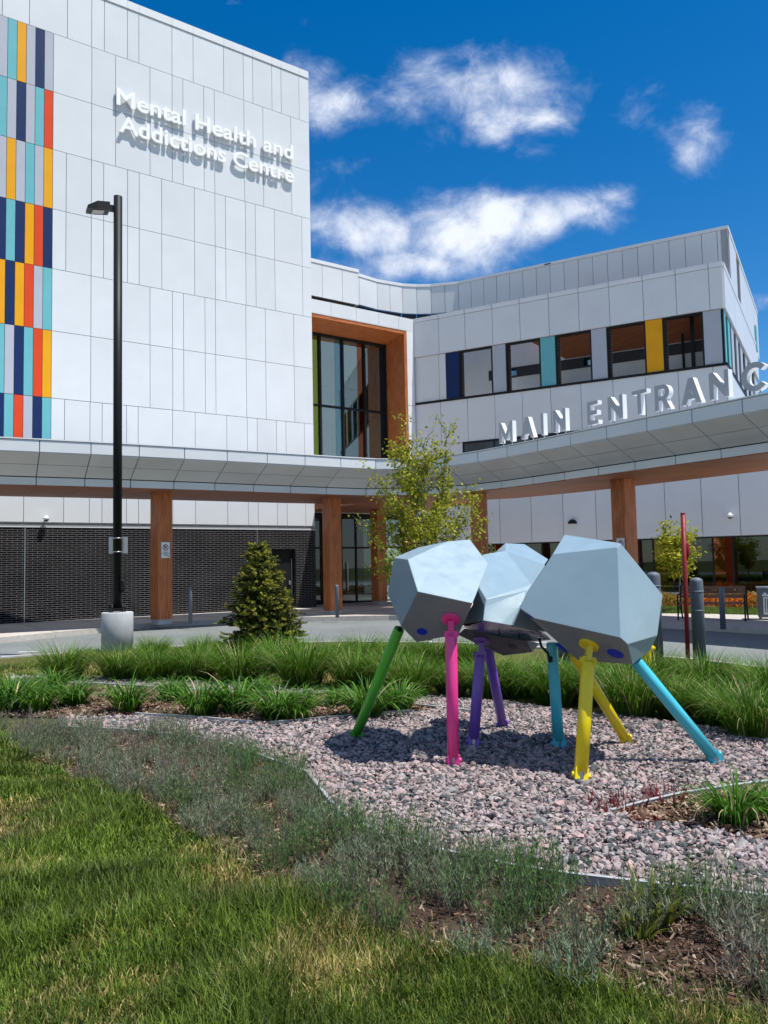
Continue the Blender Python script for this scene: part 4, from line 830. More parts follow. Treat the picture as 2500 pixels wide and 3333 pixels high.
# lawn
def lawn_patch(poly,dens,h0,name,label,dry,clipd=.56,wide=.0044,edge=None):
    Q=scatter(poly,dens[0],lambda Q:np.clip((dens[1]/np.maximum(Q[:,1],1))**1.35,.05,1)*((np.abs(Q[:,0])<Q[:,1]*clipd+.5)&(Q[:,1]>1.6)))
    n=len(Q); dn_=vnoise(Q,1.9,3)*1.2+vnoise(Q,6,9)*1.2; dr=np.clip(.24+dry+dn_,0,1); dk=np.clip(1+vnoise(Q,3.1,14)*.35+vnoise(Q,9,15)*.5,.6,1.5)
    isdry=rng.random(n)<np.clip(dr*.8,0,.9)
    t=rng.random(n); green=mixc((.030,.062,.006),(.135,.190,.020),t**1.2); yel=mixc((.15,.12,.025),(.55,.44,.19),rng.random(n)**1.5); col=np.where(isdry[:,None],yel,green)
    col=col*(dk*(.75+.5*rng.random(n)))[:,None]
    tuftn=np.clip(1+vnoise(Q,3.5,21)*1.1,.45,1.8)
    H=h0*tuftn*rng.uniform(.45,1.45,n)*np.where(isdry,.8,1); sc_=np.clip(Q[:,1]/3.2,1,3.0)
    az=rng.uniform(0,6.28,n)+vnoise(Q,3,33)*1.5; wid=wide*sc_*rng.uniform(.7,1.4,n)
    if edge is not None:
        pass
    V,F,c=blades(np.c_[Q,np.full(n,.12)],H,az,rng.uniform(.1,1.3,n),wid,col,3,col*1.6+.015,rng.uniform(0,.55,n))
    o=fast(name,V,F,'blade',col=c); return tag(o,label,'grass',kind='stuff')
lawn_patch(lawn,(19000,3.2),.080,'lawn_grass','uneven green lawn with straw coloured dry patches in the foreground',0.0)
# ragged overlap of lawn and bed
def near_edge(Q,px,w):
    L=np.array([G(u,v,.12)[:2] for u,v in px]); d=np.full(len(Q),9.)
    for a,b in zip(L,L[1:]):
        ab=b-a; t=np.clip(((Q-a)@ab)/(ab@ab),0,1); d=np.minimum(d,np.linalg.norm(Q-a-t[:,None]*ab,axis=1))
    return np.exp(-(d/w)**1.5)
Q=scatter(soil,5200,lambda Q:near_edge(Q,lawn_px,.16+.16*np.clip(vnoise(Q,2.2,8),-.6,1))*((np.abs(Q[:,0])<Q[:,1]*.56+.5)&(Q[:,1]>1.6))*np.clip(3.2/np.maximum(Q[:,1],1),.2,1))
n=len(Q); dd=rng.random(n)<.45; col=np.where(dd[:,None],mixc((.16,.15,.05),(.42,.36,.2),rng.random(n)),mixc((.03,.08,.01),(.12,.2,.03),rng.random(n)))
V,F,c=blades(np.c_[Q,np.full(n,.125)],rng.uniform(.03,.11,n),rng.uniform(0,6.28,n),rng.uniform(.1,1.6,n),.0035*np.clip(Q[:,1]/3.2,1,3),col,3,None,rng.uniform(0,.7,n))
tag(fast('ragged_grass',V,F,'blade',col=c),'ragged grass and straw spilling from the lawn into the bed','grass',kind='stuff')
backlawn=gpoly([(-200,2175),(60,2172),(160,2168),(160,2200),(-200,2212)])
lawn_patch(backlawn,(6000,12),.06,'lawn_grass','small strip of rough grass beside the road at far left',.1,wide=.003)
bk3=gpoly([(30,2178),(120,2160),(250,2125),(600,2108),(900,2098),(1100,2104),(1300,2112),(1500,2130),(1560,2190),(1400,2262),(1000,2230),(300,2200),(30,2200)])
lawn_patch(bk3,(1500,13),.08,'lawn_grass','rough dry grass growing between the ornamental grass clumps',.22,wide=.0032)
bl2=gpoly([(1500,2185),(1700,2170),(1900,2160),(2100,2150),(2200,2158),(2350,2180),(2500,2200),(2800,2230),(2800,2330),(2500,2260),(2200,2215),(1500,2215)])
lawn_patch(bl2,(5000,11),.075,'lawn_grass','yellow green rough grass between bollards and the ornamental grasses',.12,wide=.003)
lawn_patch([(5.1,11.2),(6.1,9.3),(7.8,6.4),(10.5,2.2),(10.5,1.6),(6.2,1.6),(5.6,3.2),(5.2,5.5),(4.9,7.5),(4.6,9.0),(4.4,10.2)],(2600,6),.08,'lawn_grass','rough lawn continuing right of the gravel toward the kerb',.1,clipd=9,wide=.006)
farg=gpoly([(1900,1975),(2160,1996),(2330,1998),(2520,2003),(2520,1985),(2160,1980),(1900,1965)],.155)
n=9000;P_=np.array(farg)
Q=scatter(farg,2500); V,F,c=blades(np.c_[Q,np.full(len(Q),.15)],rng.uniform(.05,.12,len(Q)),rng.uniform(0,6.28,len(Q)),rng.uniform(.2,1,len(Q)),np.full(len(Q),.012),mixc((.07,.14,.02),(.2,.28,.05),rng.random(len(Q))),2)
tag(fast('verge_grass',V,F,'blade',col=c),'strip of grass in front of the orange shrubs by the wing','grass',kind='stuff')

def tuft(n,h,r,width,g0,g1,tip,dry=.08,bend=(.7,1.9),start=.55,segs=5):
    a=rng.uniform(0,6.28,n); rr=r*np.sqrt(rng.random(n))*.35; B=np.c_[np.cos(a)*rr,np.sin(a)*rr,np.zeros(n)]
    t=rng.random(n); st=start*np.sqrt(rng.random(n)); col=mixc(g0,g1,t); isd=rng.random(n)<dry; col=np.where(isd[:,None],mixc((.28,.22,.10),(.45,.38,.22),rng.random(n)),col)
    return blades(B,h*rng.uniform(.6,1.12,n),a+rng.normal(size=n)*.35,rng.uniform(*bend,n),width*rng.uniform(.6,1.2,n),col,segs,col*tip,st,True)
# ornamental grass prototypes
def mesh_only(name,V,F,c,m):
    o=fast(name,V,F,m,col=c); me=o.data; bpy.data.objects.remove(o); return me
og=[mesh_only('ornamental_grass',*tuft(1050,.74,.60,.0095,(.018,.058,.004),(.105,.215,.012),1.85,.08,(.6,2.6),.60,6),'blade') for _ in range(4)]
dl=[mesh_only('daylily',*tuft(240,.52,.26,.019,(.014,.055,.005),(.080,.20,.012),1.8,.05,(1.2,3.2),.64,6),'blade') for _ in range(4)]
def plant(me,name,loc,s_,rot,label,cat,group=None,wide=1.0):
    o=bpy.data.objects.new(name,me); C.objects.link(o); o.location=(float(loc[0]),float(loc[1]),float(loc[2])); o.scale=(s_*wide,s_*wide,s_*random.uniform(.92,1.08)); o.rotation_euler=(0,0,rot); return tag(o,label,cat,group)
def placepx(u,v): return G(u,v,.125)
ordw=['first','second','third','fourth','fifth','sixth','seventh','eighth','ninth','tenth','eleventh','twelfth','thirteenth','fourteenth','fifteenth','sixteenth','seventeenth','eighteenth','nineteenth','twentieth']
back=[(210,2218),(395,2212),(505,2216),(640,2214),(780,2222),(900,2190),(985,2236),(1060,2190),(1155,2236),(1270,2240),(1345,2266),(1470,2262),(1590,2268),(1705,2266),(1810,2290),(1930,2292),(2060,2330),(2200,2330),(2330,2352),(2455,2400),(2530,2300)]
for i,(u,v) in enumerate(back):
    w_=' left of the sculpture' if u<1180 else (' directly behind the sculpture legs' if u<2090 else ' right of the sculpture')
    j=i+1; lab=f'arching green ornamental grass clump, {ordw[i] if i<20 else "last"} from the left in the back row{w_}'
    plant(og[i%4],'ornamental_grass',placepx(u,v),random.uniform(.86,1.16)*(.98 if u<1250 else .80),random.uniform(0,6),lab,'ornamental grass','ornamental grasses in the back row',1.05)
rear=[(1420,2170),(1540,2176),(1300,2172),(1180,2162),(660,2150),(840,2140),(500,2150),(2420,2260),(2290,2258),(2120,2240)]
for i,(u,v) in enumerate(rear):
    plant(og[(i+2)%4],'ornamental_grass',placepx(u,v),random.uniform(.72,.85),random.uniform(0,6),'small grass clump half hidden behind the back row of ornamental grasses','ornamental grass','grass clumps half hidden behind the back row')
front=[(45,2290),(170,2262),(40,2316),(120,2322),(240,2300),(415,2322),(560,2285),(655,2336),(770,2322),(840,2270),(900,2345),(985,2300),(960,2350),(1100,2300),(1195,2340),(1300,2318)]
front.sort()
for i,(u,v) in enumerate(front):
    plant(dl[i%4],'daylily',placepx(u,v),random.uniform(.85,1.16)*(1.0 if u not in (1100,840,560,985) else .75),random.uniform(0,6),f'bushy green daylily, {ordw[i]} from the left in the front row on mulch','daylily','daylilies in the front row on the mulch',1.1)
plant(dl[2],'daylily',placepx(2395,2690),.80,1.2,'single large daylily in the mulch corner right of the yellow leg','daylily')
plant(dl[0],'daylily',placepx(2490,2655),.5,2.2,'partly cut off daylily at the right edge behind the single large one','daylily')

# lavender: woody grey green clumps
def lav(n=70,h=.26,r=.19,g0=(.075,.105,.062),g1=(.19,.235,.165),dead=.3):
    parts=[]
    a=rng.uniform(0,6.28,n); rr=r*np.sqrt(rng.random(n)); B=np.c_[np.cos(a)*rr*.45,np.sin(a)*rr*.45,np.zeros(n)]
    st=rng.uniform(.0,.75,n)*(.3+rr/r); H=h*rng.uniform(.5,1.2,n); be=rng.uniform(-.5,.35,n); isd=rng.random(n)<dead
    scol=mixc((.10,.075,.055),(.30,.26,.22),rng.random(n)); parts.append(blades(B,H,a,be,np.full(n,.0035),scol,3,None,st))
    # leaves along stems
    m=13; ii=np.repeat(np.arange(n),m); t=np.tile(np.linspace(.25,1.02,m),n); keep=~(isd[ii]&(rng.random(n*m)<.85)); ii=ii[keep]; t=t[keep]
    ang=st[ii]+be[ii]*t*.5; P=B[ii]+np.c_[np.cos(a[ii])*np.sin(ang),np.sin(a[ii])*np.sin(ang),np.cos(ang)]*(H[ii]*t)[:,None]
    k=len(ii); parts.append(blades(P,rng.uniform(.018,.042,k),rng.uniform(0,6.28,k),rng.uniform(-.4,.6,k),np.full(k,.0052),mixc(g0,g1,rng.random(k)),2,None,rng.uniform(.2,1.1,k)))
    return merge(parts)
lv=[mesh_only('lavender_shrub',*lav(dead=d,h=h,g0=a,g1=b),'leaf') for d,h,a,b in ((.12,.25,(.030,.085,.018),(.16,.28,.08)),(.25,.22,(.07,.10,.05),(.34,.38,.26)),(.6,.21,(.11,.11,.08),(.38,.36,.29)),(.08,.28,(.022,.08,.018),(.13,.27,.06)),(.2,.25,(.05,.09,.04),(.26,.34,.19)),(.2,.18,(.08,.13,.07),(.33,.41,.27)))]
Q=scatter(soil,40,lambda Q:(np.abs(Q[:,0])<Q[:,1]*.52+.3)*1.)
uv=np.array([proj((x,y,.12)) for x,y in Q]); keep=[]
for i in range(len(Q)):
    u,v=uv[i]
    if u<-60 or u>2560 or v>3400: continue
    pr=1.0 if u<1450 else .38
    if u>1300 and 2930<v<3220: pr=.08
    if u>1300 and vnoise(Q[i:i+1],2.6,41)[0]<-.3 and random.random()<.6: continue
    if random.random()>pr: continue
    if all(math.dist(Q[i],Q[j])>.135 for j in keep): keep.append(i)
keep=keep[:285]
for i in keep:
    u,v=uv[i]; t=1 if (u<700 and v<2620) else 0
    k=random.choice([1,2,1,4] if t else [0,1,3,4,5,0,4,1])
    plant(lv[k],'lavender_shrub',(Q[i][0],Q[i][1],.125),random.uniform(.6,1.0)*(1 if u<1400 else .85),random.uniform(0,6),'low grey-green lavender clump in the dense bed between lawn and gravel','lavender','lavender clumps in the bed between lawn and gravel')
for u,v in ((1120,2735),(1190,2765),(1290,2790),(1370,2815),(1440,2832),(1540,2862),(1610,2876),(1690,2892),(1820,2925),(2160,2975),(2220,2978),(2460,2990),(1240,2830),(1400,2880),(1500,2930)):
    plant(lv[random.choice([0,3,4,0,1])],'lavender_shrub',placepx(u,v),random.uniform(.7,1.0),random.uniform(0,6),'low grey-green lavender clump in the dense bed between lawn and gravel','lavender','lavender clumps in the bed between lawn and gravel')
named=[(1745,2985,1.1,3,'bushiest lavender clump against the steel edging at centre right'),(1650,3050,.8,0,'low green lavender sprout in bare soil below the bushiest clump'),(1480,2960,1.0,4,'lavender clump at the near edge left of the bushiest clump'),(2080,3020,1.05,1,'twiggy lavender clump below the edging right of centre'),(2400,3060,1.25,1,'tall bare-stemmed lavender clump near the right edge'),(2300,2990,1.0,0,'lavender clump touching the edging near the right corner'),(1900,3110,.95,4,'grey lavender clump standing alone in bare soil'),(2480,3200,1.3,2,'dry twiggy lavender clump in the lower right corner'),(1850,3200,.9,5,'silvery lavender clump at the lawn edge, lower centre right'),(1560,3130,.8,5,'small silvery lavender clump at the lawn edge beside the pale litter')]
for u,v,s_,k,lab in named: plant(lv[k],'lavender_shrub',placepx(u,v),s_,random.uniform(0,6),lab,'lavender')
# red sedum sprigs by the edging
def sprig(n,h,g0,g1):
    a=rng.uniform(0,6.28,n); rr=np.sqrt(rng.random(n))*.12; B=np.c_[np.cos(a)*rr,np.sin(a)*rr,np.zeros(n)]; return blades(B,h*rng.uniform(.5,1.2,n),a,rng.uniform(0,.8,n),np.full(n,.010),mixc(g0,g1,rng.random(n)),3,None,rng.uniform(0,.6,n))
rs=mesh_only('red_sedum',*sprig(60,.11,(.10,.012,.015),(.30,.05,.05)),'leaf')
for (u,v,s_),lab in zip([(1960,2640,1),(2035,2640,1.1),(2180,2610,1.15),(2110,2700,.7)],['dark red sedum sprigs on gravel left of the steel edging tip','dark red sedum at the tip of the steel edging','dark red sedum behind the steel edging','small red sedum in front of the mulch corner']): plant(rs,'red_sedum',placepx(u,v),s_,random.uniform(0,6),lab,'sedum')
for (u,v,s_),lab in zip([(2130,3010,.9),(2080,3060,.6)],['weedy broad-leaved green plant near the right end of the edging','small broad-leaved weed in the bare soil']):
    wd=mesh_only('weed',*tuft(40,.26,.2,.03,(.08,.12,.02),(.25,.27,.05),1.1,.0,(.4,1.2),.7,3),'leaf'); plant(wd,'weed',placepx(u,v),s_,0,lab,'weed')

# ---------------------------------------------------------------- trees
def leafquads(P,size,c0,c1,name_dir=None,up=.3):
    n=len(P); d=rng.normal(size=(n,3)); d[:,2]-=up; d/=np.linalg.norm(d,axis=1)[:,None]; s_=np.cross(d,rng.normal(size=(n,3))); s_/=np.linalg.norm(s_,axis=1)[:,None]
    L=size*rng.uniform(.7,1.3,n)[:,None]; V=np.stack([P,P+d*L*.45+s_*L*.33,P+d*L,P+d*L*.45-s_*L*.33],1); F=(np.array([[0,1,2,3]])[None]+4*np.arange(n)[:,None,None]).reshape(-1,4)
    c=np.repeat(mixc(c0,c1,rng.random(n)),4,0); return V.reshape(-1,3),F,c
def limb(mb,p0,p1,r0,r1,wob,n=6,sag=0):
    p0=np.array(p0);p1=np.array(p1); t=np.linspace(0,1,n); L=np.linalg.norm(p1-p0); off=rng.normal(size=(n,3))*wob*L; off[0]=0
    pts=[p0+(p1-p0)*a+o*math.sin(a*3.0)+np.array([0,0,sag*L*math.sin(a*3.14)]) for a,o in zip(t,off)]
    mb.tube(pts,list(np.linspace(r0,r1,n)),6,cap=True); return pts
# birch-like tree behind the sculpture
bp=G(1400,2125,.12); birch=thing('birch_tree','slender multi-branched young tree with fresh yellow-green leaves behind the sculpture','tree',(bp[0],bp[1],.12))
mb=MB(); L_=[]; Hh=4.45
tr=limb(mb,(bp[0],bp[1],.12),(bp[0]-.02,bp[1],.12+Hh*.8),.045,.012,.012,9)
twigs=[]
def clip(p): return p
for i in range(58):
    f=rng.uniform(.13,.92); k=f*8; i0=int(k); b0=tr[i0]+(tr[min(i0+1,8)]-tr[i0])*(k-i0); a=rng.uniform(0,6.28)
    ln=(1.95-1.35*f)*rng.uniform(.6,1.05); up=rng.uniform(.9,1.7)*(1 if f>.3 else .8); 
    e=b0+np.array([math.cos(a)*ln*.6,math.sin(a)*ln*.6,ln*up*.52]); 
    if e[2]>.12+Hh: e[2]=.12+Hh-rng.random()*.3
    pts=limb(mb,b0,e,.016*(1.1-f*.6),.004,.035,6,-.05); twigs.append((b0,pts,ln))
    for j in range(5):
        q=pts[rng.integers(2,6)]; a2=a+rng.normal()*1.0; l2=ln*rng.uniform(.18,.42); e2=q+np.array([math.cos(a2)*l2,math.sin(a2)*l2,l2*rng.uniform(.1,1.2)]); p2=limb(mb,q,e2,.005,.002,.05,4); twigs.append((q,p2,l2))
for b in range(3):   # co-leaders
    a=b*2.1+.4; e=np.array([bp[0]+math.cos(a)*.45,bp[1]+math.sin(a)*.3,.12+Hh*rng.uniform(.82,.99)]); pts=limb(mb,tr[1],e,.028,.004,.02,8); twigs+=[(tr[1],pts[3:],1.0)]*2
    for j in range(14):
        q=pts[rng.integers(3,8)]; a2=rng.uniform(0,6.28); l2=rng.uniform(.2,.5); p2=limb(mb,q,q+np.array([math.cos(a2)*l2*.6,math.sin(a2)*l2*.6,l2]),.006,.002,.05,4); twigs.append((q,p2,l2))
mb.build('trunk','bark',birch)
P=[]
for q,pts,ln in twigs:
    n=int(12+ln*38); pts=np.array(pts); t=rng.random(n)**.7*(len(pts)-1); i=np.minimum(t.astype(int),len(pts)-2); x=pts[i]+(pts[i+1]-pts[i])*(t-i)[:,None]; P.append(x+rng.normal(size=(n,3))*.05)
P=np.concatenate(P); V,F,c=leafquads(P,.060,(.16,.20,.010),(.52,.52,.06)); fast('crown',V,F,'leaf',birch,c)
# small round tree by the wing
tp=G(2218,1990,.15)*1.0; tp=D(2216,1962,23.9); tp[2]=.15
st=thing('young_tree','small round-crowned yellow-green tree in the orange shrub bed','tree',(tp[0],tp[1],.15)); mb=MB(); top_=D(2212,1840,23.9)
tr=limb(mb,(tp[0],tp[1],.15),(top_[0],top_[1],top_[2]+.9),.035,.012,.006,8); cz_=D(2210,1780,23.9)[2]
tips=[]
for i in range(34):
    a=rng.uniform(0,6.28); zz_=rng.uniform(-.45,.8); rad=.66*math.sqrt(max(.05,1-((zz_+.15)/1.05)**2))*rng.uniform(.6,1); e=np.array([tp[0]+math.cos(a)*rad,tp[1]+math.sin(a)*rad,cz_+zz_]); b0=tr[rng.integers(3,7)]; pts=limb(mb,b0,e,.01,.003,.03,5); tips.append(pts)
mb.build('trunk','bark',st)
P=np.concatenate([np.array(p)[rng.integers(1,5,70)]+rng.normal(size=(70,3))*np.array([.10,.10,.07]) for p in tips]); V,F,c=leafquads(P,.10,(.20,.25,.015),(.58,.58,.07)); fast('crown',V,F,'leaf',st,c)
# spruce
sp=D(858,2100,14.8); sp[2]=.12; H=2.08
spr=thing('spruce_tree','small dense dark green spruce with lighter tips in front of the brick wall','tree',tuple(sp)); mb=MB(); mb.tube([(sp[0],sp[1],.12),(sp[0]-.02,sp[1],.12+H*.5),(sp[0]-.09,sp[1],.12+H*.97)],[.045,.03,.008],8)
parts=[]
def shoot(p,d,L,r,c):   # six sided bottle-brush shoot with needle spikes
    m=int(44*L/.12)+12; t=rng.random(m); a=rng.uniform(0,6.28,m); d=d/np.linalg.norm(d); o=np.cross(d,[.3,.2,1.]); o/=np.linalg.norm(o); o2=np.cross(d,o)
    base=p+d[None]*(t*L)[:,None]; dirn=(o[None]*np.cos(a)[:,None]+o2[None]*np.sin(a)[:,None])*.8+d[None]*.7; tipp=base+dirn*r*(1.1-.5*t)[:,None]; sd=np.cross(dirn,d[None]); sd/=np.linalg.norm(sd,axis=1)[:,None]
    V=np.stack([base-sd*.006,base+sd*.006,tipp+sd*.002,tipp-sd*.002],1); F=(np.array([[0,1,2,3]])[None]+4*np.arange(m)[:,None,None]).reshape(-1,4); return V.reshape(-1,3),F,np.repeat(np.tile(c,(m,1))*rng.uniform(.75,1.2,(m,1)),4,0)
lev=36
for i in range(lev):
    f=(i+.3)/lev; z=.12+H*(.03+.93*f); R_=(.70*(1-f)**.85+.045)*(1.0 if f>.12 else 1.08)*(1+.06*math.sin(i*.9)); nb=int(19-8*f)
    cxx=sp[0]-.09*f
    for j in range(nb):
        a=rng.uniform(0,6.28); L=R_*rng.uniform(.62,1.2); 
        if math.cos(a)<-.8 and f<.12: L*=1.18
        droop=.10-.26*(1-f)+rng.normal()*.14+(.5*f); d=np.array([math.cos(a),math.sin(a),droop]); b0=np.array([cxx,sp[1],z])
        mb.tube([tuple(b0),tuple(b0+d*L*.55),tuple(b0+d*L*.9+np.array([0,0,.05*L]))],[.012,.006,.003],4,cap=False)
        ns=int(5+L*17)
        for k in range(ns):
            t=.12+.88*(k+rng.random())/ns; q=b0+d*L*t+np.array([0,0,.05*L*t*t]); sgn=1 if k%2 else -1; yaw=a+sgn*rng.uniform(.35,1.0)*(1.1-t*.5); sd=np.array([math.cos(yaw),math.sin(yaw),rng.uniform(-.25,.6)])
            young=rng.random()<(.10+.65*t)*(.5+.5*f+.2); c=np.array((.27,.27,.035)) if young else np.array((.055,.08,.02)); parts.append(shoot(q,sd,rng.uniform(.08,.16),.038,c))
mb.build('trunk','bark',spr); V,F,c=merge(parts); fast('crown',V,F,'needle',spr,c)

# orange shrubs before the wing
def shrub(n,h,r,c0,c1):
    a=rng.uniform(0,6.28,n); u=rng.random(n)**.5; P=np.c_[np.cos(a)*r*u,np.sin(a)*r*u,h*(1-.6*u**2)*rng.uniform(.25,1,n)]; V,F,c=leafquads(P,.075,c0,c1,up=-.2); return V,F,c
sh=[mesh_only('spirea_shrub',*shrub(650,.42,.42,c0,c1),'leaf') for c0,c1 in (((.35,.06,.01),(.65,.24,.03)),((.22,.10,.012),(.55,.34,.04)),((.10,.12,.02),(.45,.25,.05)))]
k=0
shr=[(2105,1972),(2160,1974),(2180,1962),(2205,1976),(2235,1964),(2262,1978),(2290,1966),(2318,1978),(2345,1968),(2372,1980),(2395,1970),(2425,1982),(2452,1972),(2480,1984),(2510,1976),(2140,1958),(2330,1956),(2420,1958),(2490,1962),(2270,1954)]
shr.sort()
for i,(u,v) in enumerate(shr):
    l=G(u,v,.15); plant(sh[(i*7+(2 if 2160<u<2240 else 0))%3 if not 2190<u<2250 else 2],'spirea_shrub',(l[0],l[1],.15),random.uniform(.85,1.15),random.uniform(0,6),f'low orange and russet shrub, {ordw[i]} from the left in the bed under the wing windows','shrub','orange shrubs under the wing windows')
beds=gpoly([(1900,1950),(2560,1950),(2560,1998),(1900,1985)],.155); sheet('planting_bed',beds,.156,'mulch_base')
# ---------------------------------------------------------------- sculpture
ant=thing('ant_sculpture','pale blue faceted metal ant sculpture on bright coloured legs standing on gravel','sculpture',(1.2,6.8,.12))
SEG={
'head':dict(p=[(1283,1815),(1327,1820),(1360,1926),(1538,1964),(1590,1836),(1530,1756),(1457,1762),(1364,1781),(1261,1932),(1305,2038),(1356,2091),(1494,2063)],Y=[6.85,6.5,6.22,6.22,6.64,6.86,6.79,7.0,6.98,6.57,6.71,6.53],
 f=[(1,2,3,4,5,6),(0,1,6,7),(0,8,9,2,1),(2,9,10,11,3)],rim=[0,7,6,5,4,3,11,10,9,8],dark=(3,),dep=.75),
'thorax':dict(p=[(1538,1877),(1645,1792),(1731,1902),(1722,1919),(1583,1950),(1573,2020),(1663,2036),(1540,1968),(1578,1974),(1502,2033),(1572,1805),(1774,1837),(1772,2055),(1691,1980)],Y=[6.81,7.32,6.76,6.7,6.48,6.38,6.46,6.76,6.45,6.94,7.22,6.96,6.93,6.57],
 f=[(0,10,1,2,3,4),(1,11,2),(4,3,13,6,5,8),(0,4,8,7),(7,8,5,9),(3,2,11,12,6,13)],rim=[10,1,11,12,6,5,9,7,0],dark=(),dep=.5),
'upper_shell':dict(p=[(1645,1768),(1707,1771),(1785,1821),(1774,1837),(1645,1793),(1613,1797)],Y=[7.67,7.77,7.49,7.35,7.47,7.7],f=[(0,1,2,3,4),(5,0,4)],rim=[5,0,1,2,3,4],dark=(),dep=.3),
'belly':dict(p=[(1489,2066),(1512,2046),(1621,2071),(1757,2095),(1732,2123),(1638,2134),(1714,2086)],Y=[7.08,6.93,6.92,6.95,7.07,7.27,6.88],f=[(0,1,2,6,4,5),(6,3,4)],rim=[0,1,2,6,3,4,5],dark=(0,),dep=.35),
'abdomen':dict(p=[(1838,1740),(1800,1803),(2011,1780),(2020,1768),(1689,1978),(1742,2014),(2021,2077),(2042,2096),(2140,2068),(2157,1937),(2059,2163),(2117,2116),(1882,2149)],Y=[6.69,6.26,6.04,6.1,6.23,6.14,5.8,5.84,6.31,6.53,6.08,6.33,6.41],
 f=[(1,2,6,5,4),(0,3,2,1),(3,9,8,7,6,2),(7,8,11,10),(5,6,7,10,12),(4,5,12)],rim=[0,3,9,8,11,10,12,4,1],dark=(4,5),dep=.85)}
pl={}
for nme,S in SEG.items():
    X=[D(u,v,y) for (u,v),y in zip(S['p'],S['Y'])]; pl[nme]=X; mb=MB()
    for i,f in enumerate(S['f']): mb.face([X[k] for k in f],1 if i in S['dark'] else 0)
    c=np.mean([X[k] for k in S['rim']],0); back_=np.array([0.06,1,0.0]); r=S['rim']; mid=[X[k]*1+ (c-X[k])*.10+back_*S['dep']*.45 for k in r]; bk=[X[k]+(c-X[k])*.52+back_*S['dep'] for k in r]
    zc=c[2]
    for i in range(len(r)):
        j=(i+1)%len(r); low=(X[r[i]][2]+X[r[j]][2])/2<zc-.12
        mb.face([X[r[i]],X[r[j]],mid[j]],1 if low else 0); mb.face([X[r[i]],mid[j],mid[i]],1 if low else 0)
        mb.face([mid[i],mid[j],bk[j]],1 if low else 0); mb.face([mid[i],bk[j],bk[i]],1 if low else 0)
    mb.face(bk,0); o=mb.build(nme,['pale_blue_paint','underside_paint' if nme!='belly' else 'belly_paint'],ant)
    bm=bmesh.new(); bm.from_mesh(o.data); bmesh.ops.remove_doubles(bm,verts=bm.verts,dist=.002); bmesh.ops.recalc_face_normals(bm,faces=bm.faces)
    bm.to_mesh(o.data); bm.free()
    bv=o.modifiers.new('bevel','BEVEL'); bv.width=.004; bv.segments=1; bv.limit_method='ANGLE'; bv.angle_limit=R(12)
    S['o']=o
# mirror-polished gap strip under the thorax
st_=[(1512,2041,6.80),(1566,2024,6.72),(1602,2023,6.70),(1672,2040,6.70),(1740,2052,6.78),(1776,2070,6.80),(1794,2082,6.86),(1752,2088,6.93),(1700,2084,6.93),(1640,2076,6.95),(1580,2060,6.95),(1530,2050,6.93)]
mb=MB(); X=[D(*q) for q in st_]; bkp=[x+np.array([0,.25,.03]) for x in X]
mb.face(X); mb.face(bkp[::-1])
for i in range(len(X)): j=(i+1)%len(X); mb.face([X[i],X[j],bkp[j],bkp[i]])
o=mb.build('mirror_band','mirror_steel',ant); bm=bmesh.new(); bm.from_mesh(o.data); bmesh.ops.remove_doubles(bm,verts=bm.verts,dist=.001); bmesh.ops.recalc_face_normals(bm,faces=bm.faces); bm.to_mesh(o.data); bm.free()
rv=MB()
for u,v,y in ((1529,2036,6.74),(1564,2024,6.69),(1594,2023,6.67),(1668,2038,6.66),(1625,2068,6.9),(1690,2077,6.88),(1760,2064,6.75)):
    p_=D(u,v,y); rv.tube([tuple(p_+np.array([0,-.008,0])),tuple(p_+np.array([0,.02,0]))],.006,6)
rv.build('rivet','black_metal',ant)
def plane_of(nme,fi):
    S=SEG[nme]; P=np.array([pl[nme][k] for k in S['f'][fi]]); c=P.mean(0); n=np.linalg.svd(P-c)[2][2]; n=n if n@(CAM-c)>0 else -n; return c,n
def onplane(nme,fi,u,v):
    c,n=plane_of(nme,fi); d=ray(u,v); return CAM+d*(((c-CAM)@n)/(d@n)),n
def disc(nme,fi,u,v,r,m,name,parent):
    p_,n=onplane(nme,fi,u,v); n=Vector(n); a=n.orthogonal().normalized(); b=n.cross(a); k=20
    mb=MB(); rim=[Vector(p_)+n*.004+(a*math.cos(2*math.pi*i/k)+b*math.sin(2*math.pi*i/k))*r for i in range(k)]; cen=[Vector(p_)+n*.0035+(q-Vector(p_)-n*.004)*.9 for q in rim]
    for i in range(k): j=(i+1)%k; mb.face([rim[i],rim[j],rim[j]-n*.02,rim[i]-n*.02]); 
    mb.face(rim,0); return mb.build(name,m,parent)
disc('head',3,1374,2055,.043,'blue_lens','lens',SEG['head']['o'])
disc('abdomen',4,2003,2127,.062,'blue_lens','lens',SEG['abdomen']['o']); disc('abdomen',5,1722,2004,.03,'blue_lens','lens',SEG['abdomen']['o']); disc('abdomen',5,1826,2110,.05,'blue_lens','lens',SEG['abdomen']['o'])
disc('belly',0,1668,2105,.038,'dark_hole','port_hole',SEG['belly']['o'])
